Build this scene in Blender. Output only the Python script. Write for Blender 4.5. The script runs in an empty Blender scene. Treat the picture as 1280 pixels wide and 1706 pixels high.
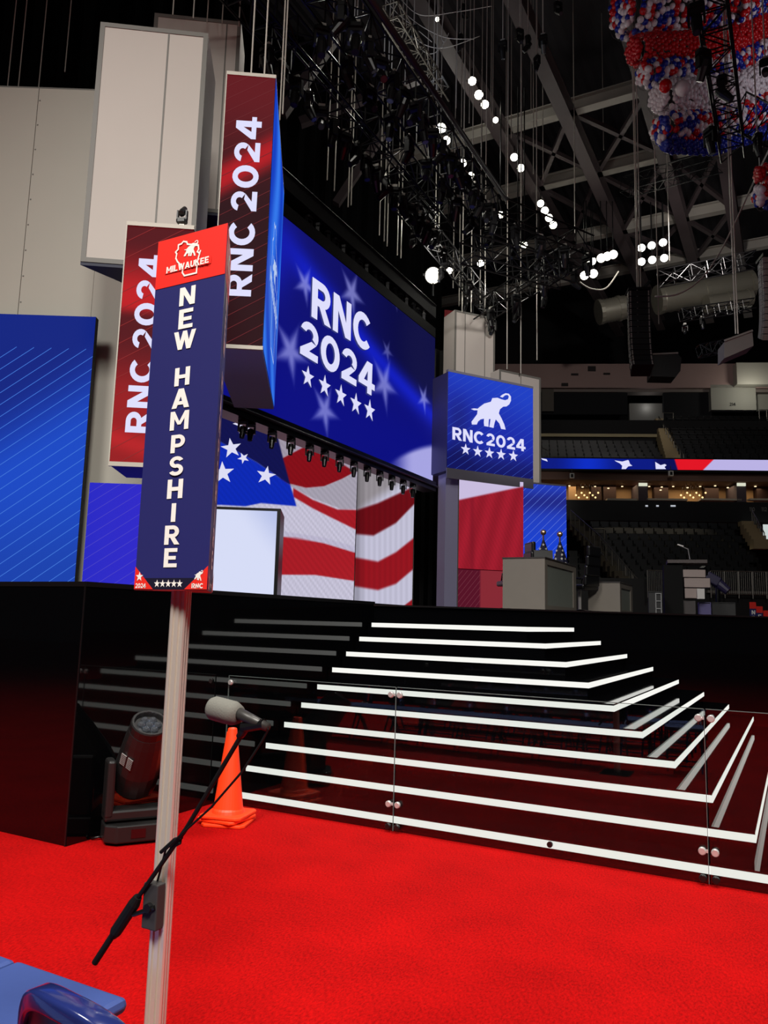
import bpy, bmesh, math, random
import numpy as np
from mathutils import Vector, Matrix
random.seed(7); rng = np.random.default_rng(7)
S = bpy.context.scene
COL = S.collection
pi = math.pi

# ------------------------------------------------------------------ camera
F = 1290.0; CX, CY = 640.0, 853.0; H = 1.6
def _d(x, y):
    v = np.array([x - CX, CY - y, F]); return v / np.linalg.norm(v)
_Y = _d(1330, 1052); _X = -_d(-1808, 971); _X = _X - (_X @ _Y) * _Y; _X /= np.linalg.norm(_X)
_Z = np.cross(_X, _Y); _Z = _Z if _Z[1] > 0 else -_Z
RM = np.array([_X, _Y, _Z])                      # rows: world axes in camera coordinates
cam = bpy.data.cameras.new('camera'); cam.sensor_fit = 'VERTICAL'; cam.sensor_height = 36.0
cam.lens = F / 1706 * 36.0; cam.clip_end = 400; cam.clip_start = 0.05
co = bpy.data.objects.new('camera', cam); COL.objects.link(co); S.camera = co
r_, u_, f_ = RM[:, 0], RM[:, 1], RM[:, 2]
co.matrix_world = Matrix(((r_[0], u_[0], -f_[0], 0), (r_[1], u_[1], -f_[1], 0), (r_[2], u_[2], -f_[2], H), (0, 0, 0, 1)))

# ------------------------------------------------------------------ world, lights, exposure
S.view_settings.view_transform = 'Standard'; S.view_settings.look = 'None'
S.view_settings.exposure = 0.0; S.view_settings.gamma = 1.0; S.view_settings.use_curve_mapping = False
wd = bpy.data.worlds.new('world'); S.world = wd; wd.use_nodes = True
bg = wd.node_tree.nodes['Background']; bg.inputs[0].default_value = (0.55, 0.62, 0.8, 1); bg.inputs[1].default_value = 0.010
def aim(o, to):
    o.rotation_euler = (Vector(to) - o.location).to_track_quat('-Z', 'Y').to_euler()
def area(loc, to, size, power, col=(1, .96, .9), spread=180):
    l = bpy.data.lights.new('area_light', 'AREA'); l.size = size; l.energy = power; l.color = col; l.spread = math.radians(spread)
    o = bpy.data.objects.new('area_light', l); COL.objects.link(o); o.location = loc; aim(o, to); return o
def spot(loc, to, power, ang, col=(1, .97, .9), blend=.6, size=.3):
    l = bpy.data.lights.new('spot_light', 'SPOT'); l.energy = power; l.spot_size = math.radians(ang); l.spot_blend = blend; l.color = col
    l.shadow_soft_size = size
    o = bpy.data.objects.new('spot_light', l); COL.objects.link(o); o.location = loc; aim(o, to); return o
area((5, -7, 15), (-2.5, 4, 0), 4, 1150, spread=95)        # front-of-house wash from the flown rig behind the camera
area((-6, -6, 16), (-4.5, 5, 1), 4, 640, spread=95)
spot((3, 1, 9.4), (-8.6, 24, 9.6), 12000, 19, (1, .95, .92), .5)   # added narrow spot, no fixture built, brightening the right-hand grey boxes
spot((-3, 33, 19), (-6, 60, 20), 2600, 80, (1, .93, .88), .7)          # added dim wash without a fixture, lifting the far upper bowl
area((1.0, 5, 17), (-1, 4, 0), 3, 340, spread=80)

# ------------------------------------------------------------------ picture geometry
V = lambda a: Vector((float(a[0]), float(a[1]), float(a[2])))
CAMP = np.array([0, 0, H])
def ray(px, py): return RM @ _d(px, py)
HEAD = np.array([RM[0, 2], RM[1, 2]]) / math.hypot(RM[0, 2], RM[1, 2])
def at_d(px, py, D): r = ray(px, py); return V(r * (D / (r[0] * HEAD[0] + r[1] * HEAD[1])) + CAMP)   # D: level distance along the view heading
def at_z(px, py, z): r = ray(px, py); return V(r * ((z - H) / r[2]) + CAMP)
def at_y(px, py, y): r = ray(px, py); return V(r * (y / r[1]) + CAMP)
def at_x(px, py, x): r = ray(px, py); return V(r * (x / r[0]) + CAMP)
def proj(p):
    q = RM.T @ (np.array(p, float) - CAMP); return CX + F * q[0] / q[2], CY - F * q[1] / q[2]
def depth(p): return float(RM[:, 2] @ (np.array(p, float) - CAMP))
class Fr:
    """upright local frame: x along the face, y away from the viewer, z up"""
    def __init__(s, P, deg):
        s.P = Vector((P[0], P[1], P[2])); s.a = math.radians(deg)
        s.u = Vector((math.cos(s.a), math.sin(s.a), 0)); s.n = Vector((-math.sin(s.a), math.cos(s.a), 0))
        s.M = Matrix.Translation(s.P) @ Matrix.Rotation(s.a, 4, 'Z')
    def hit(s, px, py, off=0.0):
        r = V(ray(px, py)); o = V(CAMP); t = (s.n.dot(s.P - o) + off) / s.n.dot(r)
        q = o + r * t - s.P; return Vector((q.dot(s.u), off, q.z))
    def side(s, px, py, x):                       # hit the plane local x = const
        r = V(ray(px, py)); o = V(CAMP); t = (s.u.dot(s.P - o) + x) / s.u.dot(r)
        q = o + r * t - s.P; return Vector((x, q.dot(s.n), q.z))
    def w(s, p): return s.M @ Vector(p)

# ------------------------------------------------------------------ materials
def lin(c): return tuple(((v / 255) / 12.92 if v / 255 <= .04045 else ((v / 255 + .055) / 1.055) ** 2.4) for v in c)
_mats = {}
def mat(name, rgb, rough=.6, metal=0, emit=0, spec=.5, noise=0, nscale=20, bump=0, coat=0):
    if name in _mats: return _mats[name]
    m = bpy.data.materials.new(name); m.use_nodes = True; nt = m.node_tree; b = nt.nodes['Principled BSDF']
    c = (*lin(rgb), 1)
    b.inputs['Base Color'].default_value = c; b.inputs['Roughness'].default_value = rough; b.inputs['Metallic'].default_value = metal
    b.inputs['Specular IOR Level'].default_value = spec
    if coat: b.inputs['Coat Weight'].default_value = coat; b.inputs['Coat Roughness'].default_value = .04
    if noise or bump:
        tc = nt.nodes.new('ShaderNodeTexCoord'); n = nt.nodes.new('ShaderNodeTexNoise'); n.inputs['Scale'].default_value = nscale; n.inputs['Detail'].default_value = 5
        nt.links.new(tc.outputs['Object'], n.inputs['Vector'])
        if noise:
            mx = nt.nodes.new('ShaderNodeMix'); mx.data_type = 'RGBA'; mx.inputs['A'].default_value = tuple(v * (1 - noise) for v in c[:3]) + (1,)
            mx.inputs['B'].default_value = tuple(min(1, v * (1 + noise)) for v in c[:3]) + (1,)
            nt.links.new(n.outputs['Fac'], mx.inputs['Factor']); nt.links.new(mx.outputs['Result'], b.inputs['Base Color'])
        if bump:
            bp = nt.nodes.new('ShaderNodeBump'); bp.inputs['Strength'].default_value = bump; bp.inputs['Distance'].default_value = .01
            nt.links.new(n.outputs['Fac'], bp.inputs['Height']); nt.links.new(bp.outputs['Normal'], b.inputs['Normal'])
    if emit:
        b.inputs['Emission Color'].default_value = c; b.inputs['Emission Strength'].default_value = emit
        b.inputs['Base Color'].default_value = (.01, .01, .01, 1); b.inputs['Specular IOR Level'].default_value = 0
    _mats[name] = m; return m
def glow(name, rgb, k=1.0, sample=False):          # LED surfaces and lamps
    m = mat(name, rgb, emit=k)
    if not sample: m.cycles.emission_sampling = 'NONE'
    return m
def art_mat():
    m = bpy.data.materials.new('led_picture'); m.use_nodes = True; nt = m.node_tree; b = nt.nodes['Principled BSDF']
    a = nt.nodes.new('ShaderNodeAttribute'); a.attribute_name = 'Col'
    nt.links.new(a.outputs['Color'], b.inputs['Emission Color']); b.inputs['Emission Strength'].default_value = 1
    b.inputs['Base Color'].default_value = (.01, .01, .012, 1); b.inputs['Specular IOR Level'].default_value = 0; b.inputs['Roughness'].default_value = .6
    m.cycles.emission_sampling = 'FRONT'; return m
ART = art_mat()
def glass_mat():
    m = bpy.data.materials.new('clear_glass'); m.use_nodes = True; nt = m.node_tree; nt.nodes.clear()
    o = nt.nodes.new('ShaderNodeOutputMaterial'); mx = nt.nodes.new('ShaderNodeMixShader'); t = nt.nodes.new('ShaderNodeBsdfTransparent')
    g = nt.nodes.new('ShaderNodeBsdfGlossy'); fr = nt.nodes.new('ShaderNodeFresnel'); fr.inputs['IOR'].default_value = 1.5; g.inputs['Roughness'].default_value = .0
    t.inputs[0].default_value = (.95, .97, .96, 1)
    ge = nt.nodes.new('ShaderNodeNewGeometry'); ma = nt.nodes.new('ShaderNodeMath'); ma.operation = 'MULTIPLY_ADD'; ma.inputs[1].default_value = -.8333; ma.inputs[2].default_value = 1.5
    nt.links.new(ge.outputs['Backfacing'], ma.inputs[0]); nt.links.new(ma.outputs[0], fr.inputs['IOR'])      # same reflectance on both faces of the pane
    nt.links.new(fr.outputs[0], mx.inputs[0]); nt.links.new(t.outputs[0], mx.inputs[1]); nt.links.new(g.outputs[0], mx.inputs[2]); nt.links.new(mx.outputs[0], o.inputs[0]); return m
GLASS = glass_mat()
def carpet_mat():
    m = bpy.data.materials.new('red_carpet'); m.use_nodes = True; nt = m.node_tree; b = nt.nodes['Principled BSDF']; L = nt.links.new
    tc = nt.nodes.new('ShaderNodeTexCoord')
    n1 = nt.nodes.new('ShaderNodeTexNoise'); n1.inputs['Scale'].default_value = 2.2; n1.inputs['Detail'].default_value = 6
    mp = nt.nodes.new('ShaderNodeMapping'); mp.inputs['Scale'].default_value = (1, .45, 1); mp.inputs['Rotation'].default_value = (0, 0, .6)
    n2 = nt.nodes.new('ShaderNodeTexNoise'); n2.inputs['Scale'].default_value = 95; n2.inputs['Detail'].default_value = 4; n2.inputs['Roughness'].default_value = .75
    L(tc.outputs['Object'], n1.inputs['Vector']); L(tc.outputs['Object'], mp.inputs['Vector']); L(mp.outputs['Vector'], n2.inputs['Vector'])
    r = nt.nodes.new('ShaderNodeValToRGB'); r.color_ramp.elements[0].position = .36; r.color_ramp.elements[1].position = .66
    r.color_ramp.elements[0].color = (*lin((128, 1, 2)), 1); r.color_ramp.elements[1].color = (*lin((198, 8, 8)), 1)
    mx = nt.nodes.new('ShaderNodeMath'); mx.operation = 'MULTIPLY_ADD'; mx.inputs[1].default_value = .2; 
    sc = nt.nodes.new('ShaderNodeMath'); sc.operation = 'MULTIPLY'; sc.inputs[1].default_value = .8
    L(n2.outputs['Fac'], sc.inputs[0]); L(n1.outputs['Fac'], mx.inputs[0]); L(sc.outputs[0], mx.inputs[2]); L(mx.outputs[0], r.inputs[0])
    L(r.outputs[0], b.inputs['Base Color']); b.inputs['Roughness'].default_value = .95; b.inputs['Specular IOR Level'].default_value = .08
    bp = nt.nodes.new('ShaderNodeBump'); bp.inputs['Strength'].default_value = .7; bp.inputs['Distance'].default_value = .012
    L(n2.outputs['Fac'], bp.inputs['Height']); L(bp.outputs[0], b.inputs['Normal']); return m
BLACKGLOSS = mat('black_gloss', (4, 4, 5), .035, spec=.44, bump=.01, nscale=3)
BLACK = mat('black_matte', (9, 9, 10), .6, spec=.25)
BLACKM = mat('black_metal', (12, 12, 13), .32, spec=.5)
RIG = mat('rig_steel', (40, 40, 42), .38, metal=.7)
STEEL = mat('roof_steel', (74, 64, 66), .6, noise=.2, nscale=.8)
CHROME = mat('chrome', (205, 202, 200), .3, metal=.55)
WHITE_T = glow('led_white', (222, 222, 252), 1)
GREYP = mat('grey_scenic', (188, 184, 172), .55, noise=.04, nscale=1.2)
GREYP2 = mat('grey_scenic_panel', (196, 188, 180), .6, noise=.04, nscale=1.0)
GREYF = mat('grey_frame', (112, 110, 104), .5)

# ------------------------------------------------------------------ mesh helpers
class MB:
    def __init__(s): s.v = []; s.f = []
    def add(s, vs, fs):
        k = len(s.v); s.v += [tuple(map(float, p)) for p in vs]; s.f += [tuple(i + k for i in f) for f in fs]; return s
    def box(s, x0, y0, z0, x1, y1, z1, M=None):
        vs = [Vector((x, y, z)) for z in (z0, z1) for y in (y0, y1) for x in (x0, x1)]
        if M: vs = [M @ p for p in vs]
        return s.add(vs, [(0, 2, 3, 1), (4, 5, 7, 6), (0, 1, 5, 4), (2, 6, 7, 3), (0, 4, 6, 2), (1, 3, 7, 5)])
    def prism(s, pts, z0, z1, M=None):             # pts counter-clockwise in xy
        n = len(pts); vs = [Vector((p[0], p[1], z0)) for p in pts] + [Vector((p[0], p[1], z1)) for p in pts]
        if M: vs = [M @ p for p in vs]
        return s.add(vs, [tuple(range(n - 1, -1, -1)), tuple(range(n, 2 * n))] + [(i, (i + 1) % n, n + (i + 1) % n, n + i) for i in range(n)])
    def tube(s, path, r, n=8, cap=True):
        path = [Vector(p) for p in path]; rs = r if isinstance(r, (list, tuple)) else [r] * len(path); rings = []
        ref = None
        for i, p in enumerate(path):
            t = (path[min(i + 1, len(path) - 1)] - path[max(i - 1, 0)]).normalized()
            if ref is None or abs(ref.dot(t)) > .98: ref = Vector((0, 0, 1)) if abs(t.z) < .9 else Vector((1, 0, 0))
            a = t.cross(ref).normalized(); b = t.cross(a).normalized(); ref = -b if False else ref
            rings.append([p + (a * math.cos(2 * pi * k / n) + b * math.sin(2 * pi * k / n)) * rs[i] for k in range(n)])
        vs = [q for g in rings for q in g]; fs = []
        for i in range(len(path) - 1):
            for k in range(n): fs.append((i * n + k, i * n + (k + 1) % n, (i + 1) * n + (k + 1) % n, (i + 1) * n + k))
        if cap: fs += [tuple(range(n - 1, -1, -1)), tuple(range((len(path) - 1) * n, len(path) * n))]
        return s.add(vs, fs)
    def bar(s, a, b, w, h=None, up=(0, 0, 1)):
        a, b = Vector(a), Vector(b); t = (b - a); L = t.length; t.normalize(); h = h or w
        up = Vector(up)
        if abs(t.dot(up)) > .98: up = Vector((0, 1, 0))
        x = t.cross(up).normalized(); z = x.cross(t).normalized()
        M = Matrix(((x[0], t[0], z[0], a[0]), (x[1], t[1], z[1], a[1]), (x[2], t[2], z[2], a[2]), (0, 0, 0, 1)))
        return s.box(-w / 2, 0, -h / 2, w / 2, L, h / 2, M)
    def lathe(s, prof, n=20, M=None):              # prof: (r, z)
        vs = []; fs = []
        for r, z in prof:
            for k in range(n): vs.append(Vector((r * math.cos(2 * pi * k / n), r * math.sin(2 * pi * k / n), z)))
        if M: vs = [M @ p for p in vs]
        for i in range(len(prof) - 1):
            for k in range(n): fs.append((i * n + k, i * n + (k + 1) % n, (i + 1) * n + (k + 1) % n, (i + 1) * n + k))
        fs += [tuple(range(n - 1, -1, -1)), tuple(range((len(prof) - 1) * n, len(prof) * n))]
        return s.add(vs, fs)
    def ball(s, c, r, nu=8, nv=6, sz=1.0):
        c = Vector(c); vs = [c + Vector((0, 0, r * sz))]; fs = []
        for j in range(1, nv):
            for k in range(nu):
                a = pi * j / nv; b = 2 * pi * k / nu; vs.append(c + Vector((r * math.sin(a) * math.cos(b), r * math.sin(a) * math.sin(b), r * sz * math.cos(a))))
        vs.append(c - Vector((0, 0, r * sz))); e = len(vs) - 1
        for k in range(nu):
            fs.append((0, 1 + k, 1 + (k + 1) % nu)); fs.append((e, e - nu + (k + 1) % nu, e - nu + k))
            for j in range(nv - 2): fs.append((1 + j * nu + k, 1 + (j + 1) * nu + k, 1 + (j + 1) * nu + (k + 1) % nu, 1 + j * nu + (k + 1) % nu))
        return s.add(vs, fs)
    def mesh(s, name, m, smooth=False):
        me = bpy.data.meshes.new(name); me.from_pydata(s.v, [], s.f); me.materials.append(m)
        if smooth: me.polygons.foreach_set('use_smooth', [True] * len(me.polygons))
        me.update(); return me
def link(name, me, parent=None, loc=None, rz=0):
    o = bpy.data.objects.new(name, me); COL.objects.link(o)
    if parent: o.parent = parent
    if loc is not None: o.location = loc
    if rz: o.rotation_euler = (0, 0, rz)
    return o
def part(name, mb, m, parent, label=None, smooth=False, stuff=False, bevel=0):
    me = mb.mesh(name, m, smooth); o = link(name, me, parent)
    if label: o['label'] = label
    if stuff: o['kind'] = 'stuff'
    if bevel:
        md = o.modifiers.new('bevel', 'BEVEL'); md.width = bevel; md.segments = 2; md.limit_method = 'ANGLE'
    return o
def tag(o, label, cat, group=None):
    o['label'] = label; o['category'] = cat
    if group: o['group'] = group
    return o
def thing(name, label, cat, loc=(0, 0, 0), rz=0, group=None):
    o = bpy.data.objects.new(name, None); COL.objects.link(o); o.location = loc; o.rotation_euler = (0, 0, rz); o.empty_display_size = .2
    return tag(o, label, cat, group)
def frthing(name, fr, label, cat, group=None): return thing(name, label, cat, fr.P, fr.a, group)
def struct(name, mb, m, parent=None, smooth=False):
    o = link(name, mb.mesh(name, m, smooth), parent)
    if not parent: o['kind'] = 'structure'
    return o
def dup(o, loc=None, rot=None, parent=None, label=None):
    c = o.copy(); COL.objects.link(c)
    if parent: c.parent = parent
    if loc is not None: c.location = loc
    if rot is not None: c.rotation_euler = rot
    if label: c['label'] = label
    for ch in list(o.children): dup(ch, parent=c)
    return c
# flat art on a face (local x,z at y = off)
def flat(polys, off, lift=0.0):
    mb = MB()
    for i, p in enumerate(polys): mb.add([(q[0], off - i * lift, q[1]) for q in p], [tuple(range(len(p)))])
    return mb
def star(cx, cz, r, rot=0, sx=1.0, inner=.40):
    out = []
    for k in range(10):
        a = pi / 2 + rot + k * pi / 5; q = r if k % 2 == 0 else r * inner
        out.append((cx + sx * q * math.cos(a), cz + q * math.sin(a)))
    return out[::-1]
# bold block lettering built from strokes; each glyph is (strokes, width), height 1
def R4(a, b, c, d): return [(a, b), (c, b), (c, d), (a, d)]
def arc(cx, cy, rx, ry, a0, a1, t, n=12):
    o = []
    A = [math.radians(a0 + (a1 - a0) * k / n) for k in range(n + 1)]
    for k in range(n):
        p = [(cx + rx * math.cos(A[i]), cy + ry * math.sin(A[i])) for i in (k, k + 1)]
        q = [(cx + (rx - t) * math.cos(A[i]), cy + (ry - t * .92) * math.sin(A[i])) for i in (k + 1, k)]
        o.append(p + q)
    return o
G = {
 'R': ([R4(0, 0, .23, 1), R4(.1, .80, .42, 1), R4(.1, .36, .42, .555), [(.28, .4), (.53, .4), (.80, 0), (.53, 0)]] + arc(.42, .68, .33, .32, -90, 90, .215), .78),
 'N': ([R4(0, 0, .22, 1), R4(.58, 0, .8, 1), [(0, 1), (.25, 1), (.8, 0), (.55, 0)]], .8),
 'C': (arc(.47, .5, .47, .51, 42, 318, .23, 18), .82),
 '2': (arc(.37, .67, .36, .335, 168, -38, .215) + [[(.45, .5), (.655, .46), (.36, .19), (.02, .19)], R4(.02, 0, .74, .2)], .75),
 '0': (arc(.42, .5, .42, .51, 0, 360, .225, 22), .84),
 '4': ([R4(.45, 0, .68, 1), R4(0, .2, .84, .385), [(.40, 1), (.62, 1), (.27, .385), (0, .385)]], .84),
 'E': ([R4(0, 0, .23, 1), R4(.1, .80, .68, 1), R4(.1, .40, .62, .59), R4(.1, 0, .69, .2)], .7),
 'W': ([[(0, 1), (.23, 1), (.46, 0), (.25, 0)], [(.25, 0), (.46, 0), (.68, 1), (.47, 1)], [(.47, 1), (.68, 1), (.90, 0), (.69, 0)], [(.69, 0), (.90, 0), (1.15, 1), (.92, 1)]], 1.15),
 'H': ([R4(0, 0, .23, 1), R4(.56, 0, .79, 1), R4(.1, .40, .7, .6)], .79),
 'A': ([[(.30, 1), (.56, 1), (.24, 0), (0, 0)], [(.30, 1), (.56, 1), (.87, 0), (.62, 0)], R4(.2, .17, .68, .35)], .87),
 'M': ([R4(0, 0, .22, 1), R4(.74, 0, .96, 1), [(0, 1), (.22, 1), (.56, .28), (.40, .28)], [(.74, 1), (.96, 1), (.56, .28), (.40, .28)]], .96),
 'P': ([R4(0, 0, .23, 1), R4(.1, .80, .42, 1), R4(.1, .30, .42, .50)] + arc(.40, .65, .36, .35, -90, 90, .22), .76),
 'S': (arc(.36, .70, .35, .305, 25, 270, .205) + arc(.36, .30, .36, .305, 90, -155, .205), .72),
 'I': ([R4(0, 0, .24, 1)], .24),
 'L': ([R4(0, 0, .23, 1), R4(.1, 0, .64, .2)], .65),
 'U': ([R4(0, .36, .23, 1), R4(.53, .36, .76, 1)] + arc(.38, .38, .38, .39, 180, 360, .23), .76),
 'K': ([R4(0, 0, .23, 1), [(.15, .36), (.15, .62), (.52, 1), (.8, 1)], [(.30, .55), (.46, .68), (.83, 0), (.55, 0)]], .82),
 '1': ([R4(.14, 0, .37, 1), [(.14, 1), (.3, 1), (.0, .72), (.0, .86)]], .4),
}
def words(s, gap=.1, space=.25):
    x = 0; out = []
    for ch in s:
        if ch == ' ': x += space; continue
        st, w = G[ch]; out += [[(p[0] + x, p[1]) for p in q] for q in st]; x += w + gap
    return out, x - gap
def letters(s, gap=.1, space=.25):
    x = 0; out = []
    for ch in s:
        if ch == ' ': x += space; continue
        st, w = G[ch]; out.append([[(p[0] + x, p[1]) for p in q] for q in st]); x += w + gap
    return out
ORD = ['first', 'second', 'third', 'fourth', 'fifth', 'sixth', 'seventh', 'eighth', 'ninth', 'tenth', 'eleventh', 'twelfth', 'thirteenth', 'fourteenth', 'fifteenth', 'sixteenth', 'seventeenth', 'eighteenth', 'nineteenth', 'twentieth']
def lettering(s, fr, corners, off, m, parent, name='letter', gap=.1, space=.25):
    """corners: pixels of bottom-left, bottom-right, top-left of the line of text, taken back to the face"""
    a, b, c = [fr.hit(*p, off) for p in corners]; w = words(s, gap, space)[1]
    ux = ((b.x - a.x) / w, (b.z - a.z) / w); uz = (c.x - a.x, c.z - a.z)
    for st in letters(s, gap, space): part(name, flat([[(a.x + p[0] * ux[0] + p[1] * uz[0], a.z + p[0] * ux[1] + p[1] * uz[1]) for p in q] for q in st], off), m, parent)
def art(fr, x0, x1, z0, z1, nx, nz, fn, off, parent, name='display'):
    X, Zz = np.meshgrid(np.linspace(x0, x1, nx + 1), np.linspace(z0, z1, nz + 1))
    P = np.stack([X.ravel(), np.full(X.size, off), Zz.ravel()], 1)
    u = np.array(fr.u); n = np.array(fr.n); Wd = np.array(fr.P) + P[:, :1] * u + P[:, 1:2] * n + P[:, 2:] * np.array([0, 0, 1])
    q = (Wd - CAMP) @ RM; px = CX + F * q[:, 0] / q[:, 2]; py = CY - F * q[:, 1] / q[:, 2]
    col = fn(px, py, P[:, 0], P[:, 2]) / 255.0; col = np.clip(col, 0, 1); c = np.where(col <= .04045, col / 12.92, ((col + .055) / 1.055) ** 2.4)
    i = np.arange((nx + 1) * nz).reshape(nz, nx + 1)[:, :-1].ravel()
    fs = np.stack([i, i + 1, i + nx + 2, i + nx + 1], 1)
    me = bpy.data.meshes.new(name); me.vertices.add(len(P)); me.vertices.foreach_set('co', P.ravel())
    me.loops.add(fs.size); me.loops.foreach_set('vertex_index', fs.ravel()); me.polygons.add(len(fs)); me.polygons.foreach_set('loop_start', np.arange(0, fs.size, 4))
    me.update(calc_edges=True); at = me.color_attributes.new('Col', 'FLOAT_COLOR', 'POINT')
    at.data.foreach_set('color', np.concatenate([c, np.ones((len(c), 1))], 1).ravel()); me.materials.append(ART)
    return link(name, me, parent)
def mixc(a, b, t): t = np.clip(t, 0, 1)[:, None]; return a * (1 - t) + b * t
def sst(x, a, b): t = np.clip((x - a) / (b - a), 0, 1); return t * t * (3 - 2 * t)
def const(px, c): return np.tile(np.array(c, float), (len(px), 1))

# ================================================================== the setting: carpet, stage, stairs
mb = MB(); mb.box(-45, -22, -.1, 45, 62, 0); struct('floor', mb, carpet_mat())
K = 1.016
WX = -4.53; FY = 3.956; DECK = 1.82
yw = lambda x: 1.016 * 9.951 + .913 * (x + 2.56)           # the stage front right of the stairs runs back at an angle
# stage block left of the stairs and the deck behind them
mb = MB(); mb.box(-14, FY, 0, WX, 27, DECK - .012); struct('stage_wall_left', mb, BLACKGLOSS)
mb = MB(); mb.prism([(WX + .002, yw(WX) - .02), (6, yw(6)), (6, 27), (WX + .002, 27)], 0, 1.785); struct('stage_wall_front', mb, BLACKGLOSS)
trim = MB(); trim.bar((WX - .01, FY, .0), (WX - .01, FY, DECK), .012); struct('trim_1', trim, BLACKM)
trim = MB(); trim.box(-14, FY - .004, DECK - .03, WX + .004, FY + .02, DECK + .006); trim.box(WX - .02, FY, DECK - .03, WX + .006, yw(WX), DECK + .006); struct('trim_2', trim, BLACKM)
trim = MB(); trim.bar((WX, yw(WX) - .03, 1.785), (6, yw(6) - .03, 1.785), .05, .02); struct('trim_3', trim, BLACKM)
st = thing('stage_stairs', 'glossy black pyramid stairs with glowing white nosings climbing to the stage', 'stairs')
st['kind'] = 'structure'
SZ = [1.6 + K * (1.584 - .1596 * k - 1.6) for k in range(10)]; SY = [K * (7.998 - .281 * k) for k in range(10)]; SX = [K * (-2.519 + .2775 * k) for k in range(10)]
LED = glow('nosing_led', (250, 250, 244), .98, True)
for k in range(10):
    z, y, x = SZ[k], SY[k], SX[k]; zb = SZ[k + 1] if k < 9 else 0
    xl = WX + .012
    pts = [(xl, y), (x, y), (x, yw(x) - .02), (xl, max(yw(xl) - .02, y + .05))]
    mb = MB(); mb.prism([(p[0] - (.012 if i in (1, 2) else 0), p[1] + (.012 if i < 2 else 0)) for i, p in enumerate(pts)], max(0, zb - .03) if k < 9 else 0, z - .012)
    o = part('step', mb, BLACKGLOSS, st)
    mb = MB(); mb.prism(pts, z - .012, z + .004); part('tread', mb, BLACKGLOSS, o)
    mb = MB(); t = .044; s = .004                              # glowing strip under the tread edge
    xs = -4.46 - .0
    mb.prism([(xs, y - s), (x + s, y - s), (x + s, yw(x) - .02), (x - .012, yw(x) - .02), (x - .012, y + .012), (xs, y + .012)], z - .060, z - .010)
    part('edge_light', mb, LED, o)
# glass balustrade on the carpet in front of the bottom step
GY = 5.53; GX = [-4.46, -2.797, -.557, 1.75]
for i in range(3):
    a, b = GX[i] + .006, GX[i + 1] - .006
    g = thing('glass_barrier', ['clear glass barrier panel nearest the orange cones in front of the stairs', 'middle clear glass barrier panel in front of the stairs', 'rightmost clear glass barrier panel cut by the picture edge'][i], 'glass barrier', ((a + b) / 2, GY, 0), 0, 'glass barrier panels')
    mb = MB(); mb.box(-(b - a) / 2, -.006, .012, (b - a) / 2, .006, 1.085); part('pane', mb, GLASS, g)
    mb = MB(); mb.box(-(b - a) / 2, -.007, 1.085, (b - a) / 2, .007, 1.0885); part('top_edge', mb, mat('glass_edge', (92, 102, 100), .2), g)
    mb = MB(); mb.box((b - a) / 2, -.006, .012, (b - a) / 2 + .003, .006, 1.085)
    if i == 0: mb.box(-(b - a) / 2 - .003, -.006, .012, -(b - a) / 2, .006, 1.085)
    part('side_edge', mb, mat('glass_edge', (92, 102, 100), .2), g)
    for z, m in ((1.03, CHROME), (.21, CHROME), (.045, BLACKM)):
        for sx in (-1, 1):
            if i == 0 and sx < 0 and z < 1: continue
            c = MB(); c.lathe([(.0, 0), (.021, 0), (.024, .006), (.024, .02), (.019, .026), (.0, .026)], 14, Matrix.Translation((sx * ((b - a) / 2 - .032), -.0065, z)) @ Matrix.Rotation(pi / 2, 4, 'X'))
            if m is CHROME: c.box(sx * ((b - a) / 2 - .032) - .02, -.014, z - .010, sx * ((b - a) / 2 - .032) + (.034 if sx > 0 else 0) - (0 if sx > 0 else .014), -.0065, z + .010)
            part('clip', c, m, g, smooth=False)
    if i == 1:
        c = MB(); c.lathe([(.0, 0), (.02, 0), (.02, .018), (.0, .018)], 12, Matrix.Translation((.1, -.0065, .1)) @ Matrix.Rotation(pi / 2, 4, 'X')); part('clip', c, BLACKM, g)
# black drapes that close the hall behind the scenery
mb = MB()
def drape(a, b, z0, z1, n):
    a, b = Vector(a), Vector(b); vs = []; d = (b - a); nn = Vector((-d.y, d.x, 0)).normalized()
    for i in range(n + 1):
        p = a + d * i / n + nn * (.12 * math.sin(i * 1.7) + .06 * math.sin(i * .61)); vs += [(p.x, p.y, z0), (p.x, p.y, z1)]
    m = MB(); m.add(vs, [(2 * i, 2 * i + 2, 2 * i + 3, 2 * i + 1) for i in range(n)]); return m
struct('wall_left', drape((-30, 2, 0), (-17, 38, 0), 0, 30, 150), mat('drape_black', (5, 5, 6), .95, spec=.1))
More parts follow.
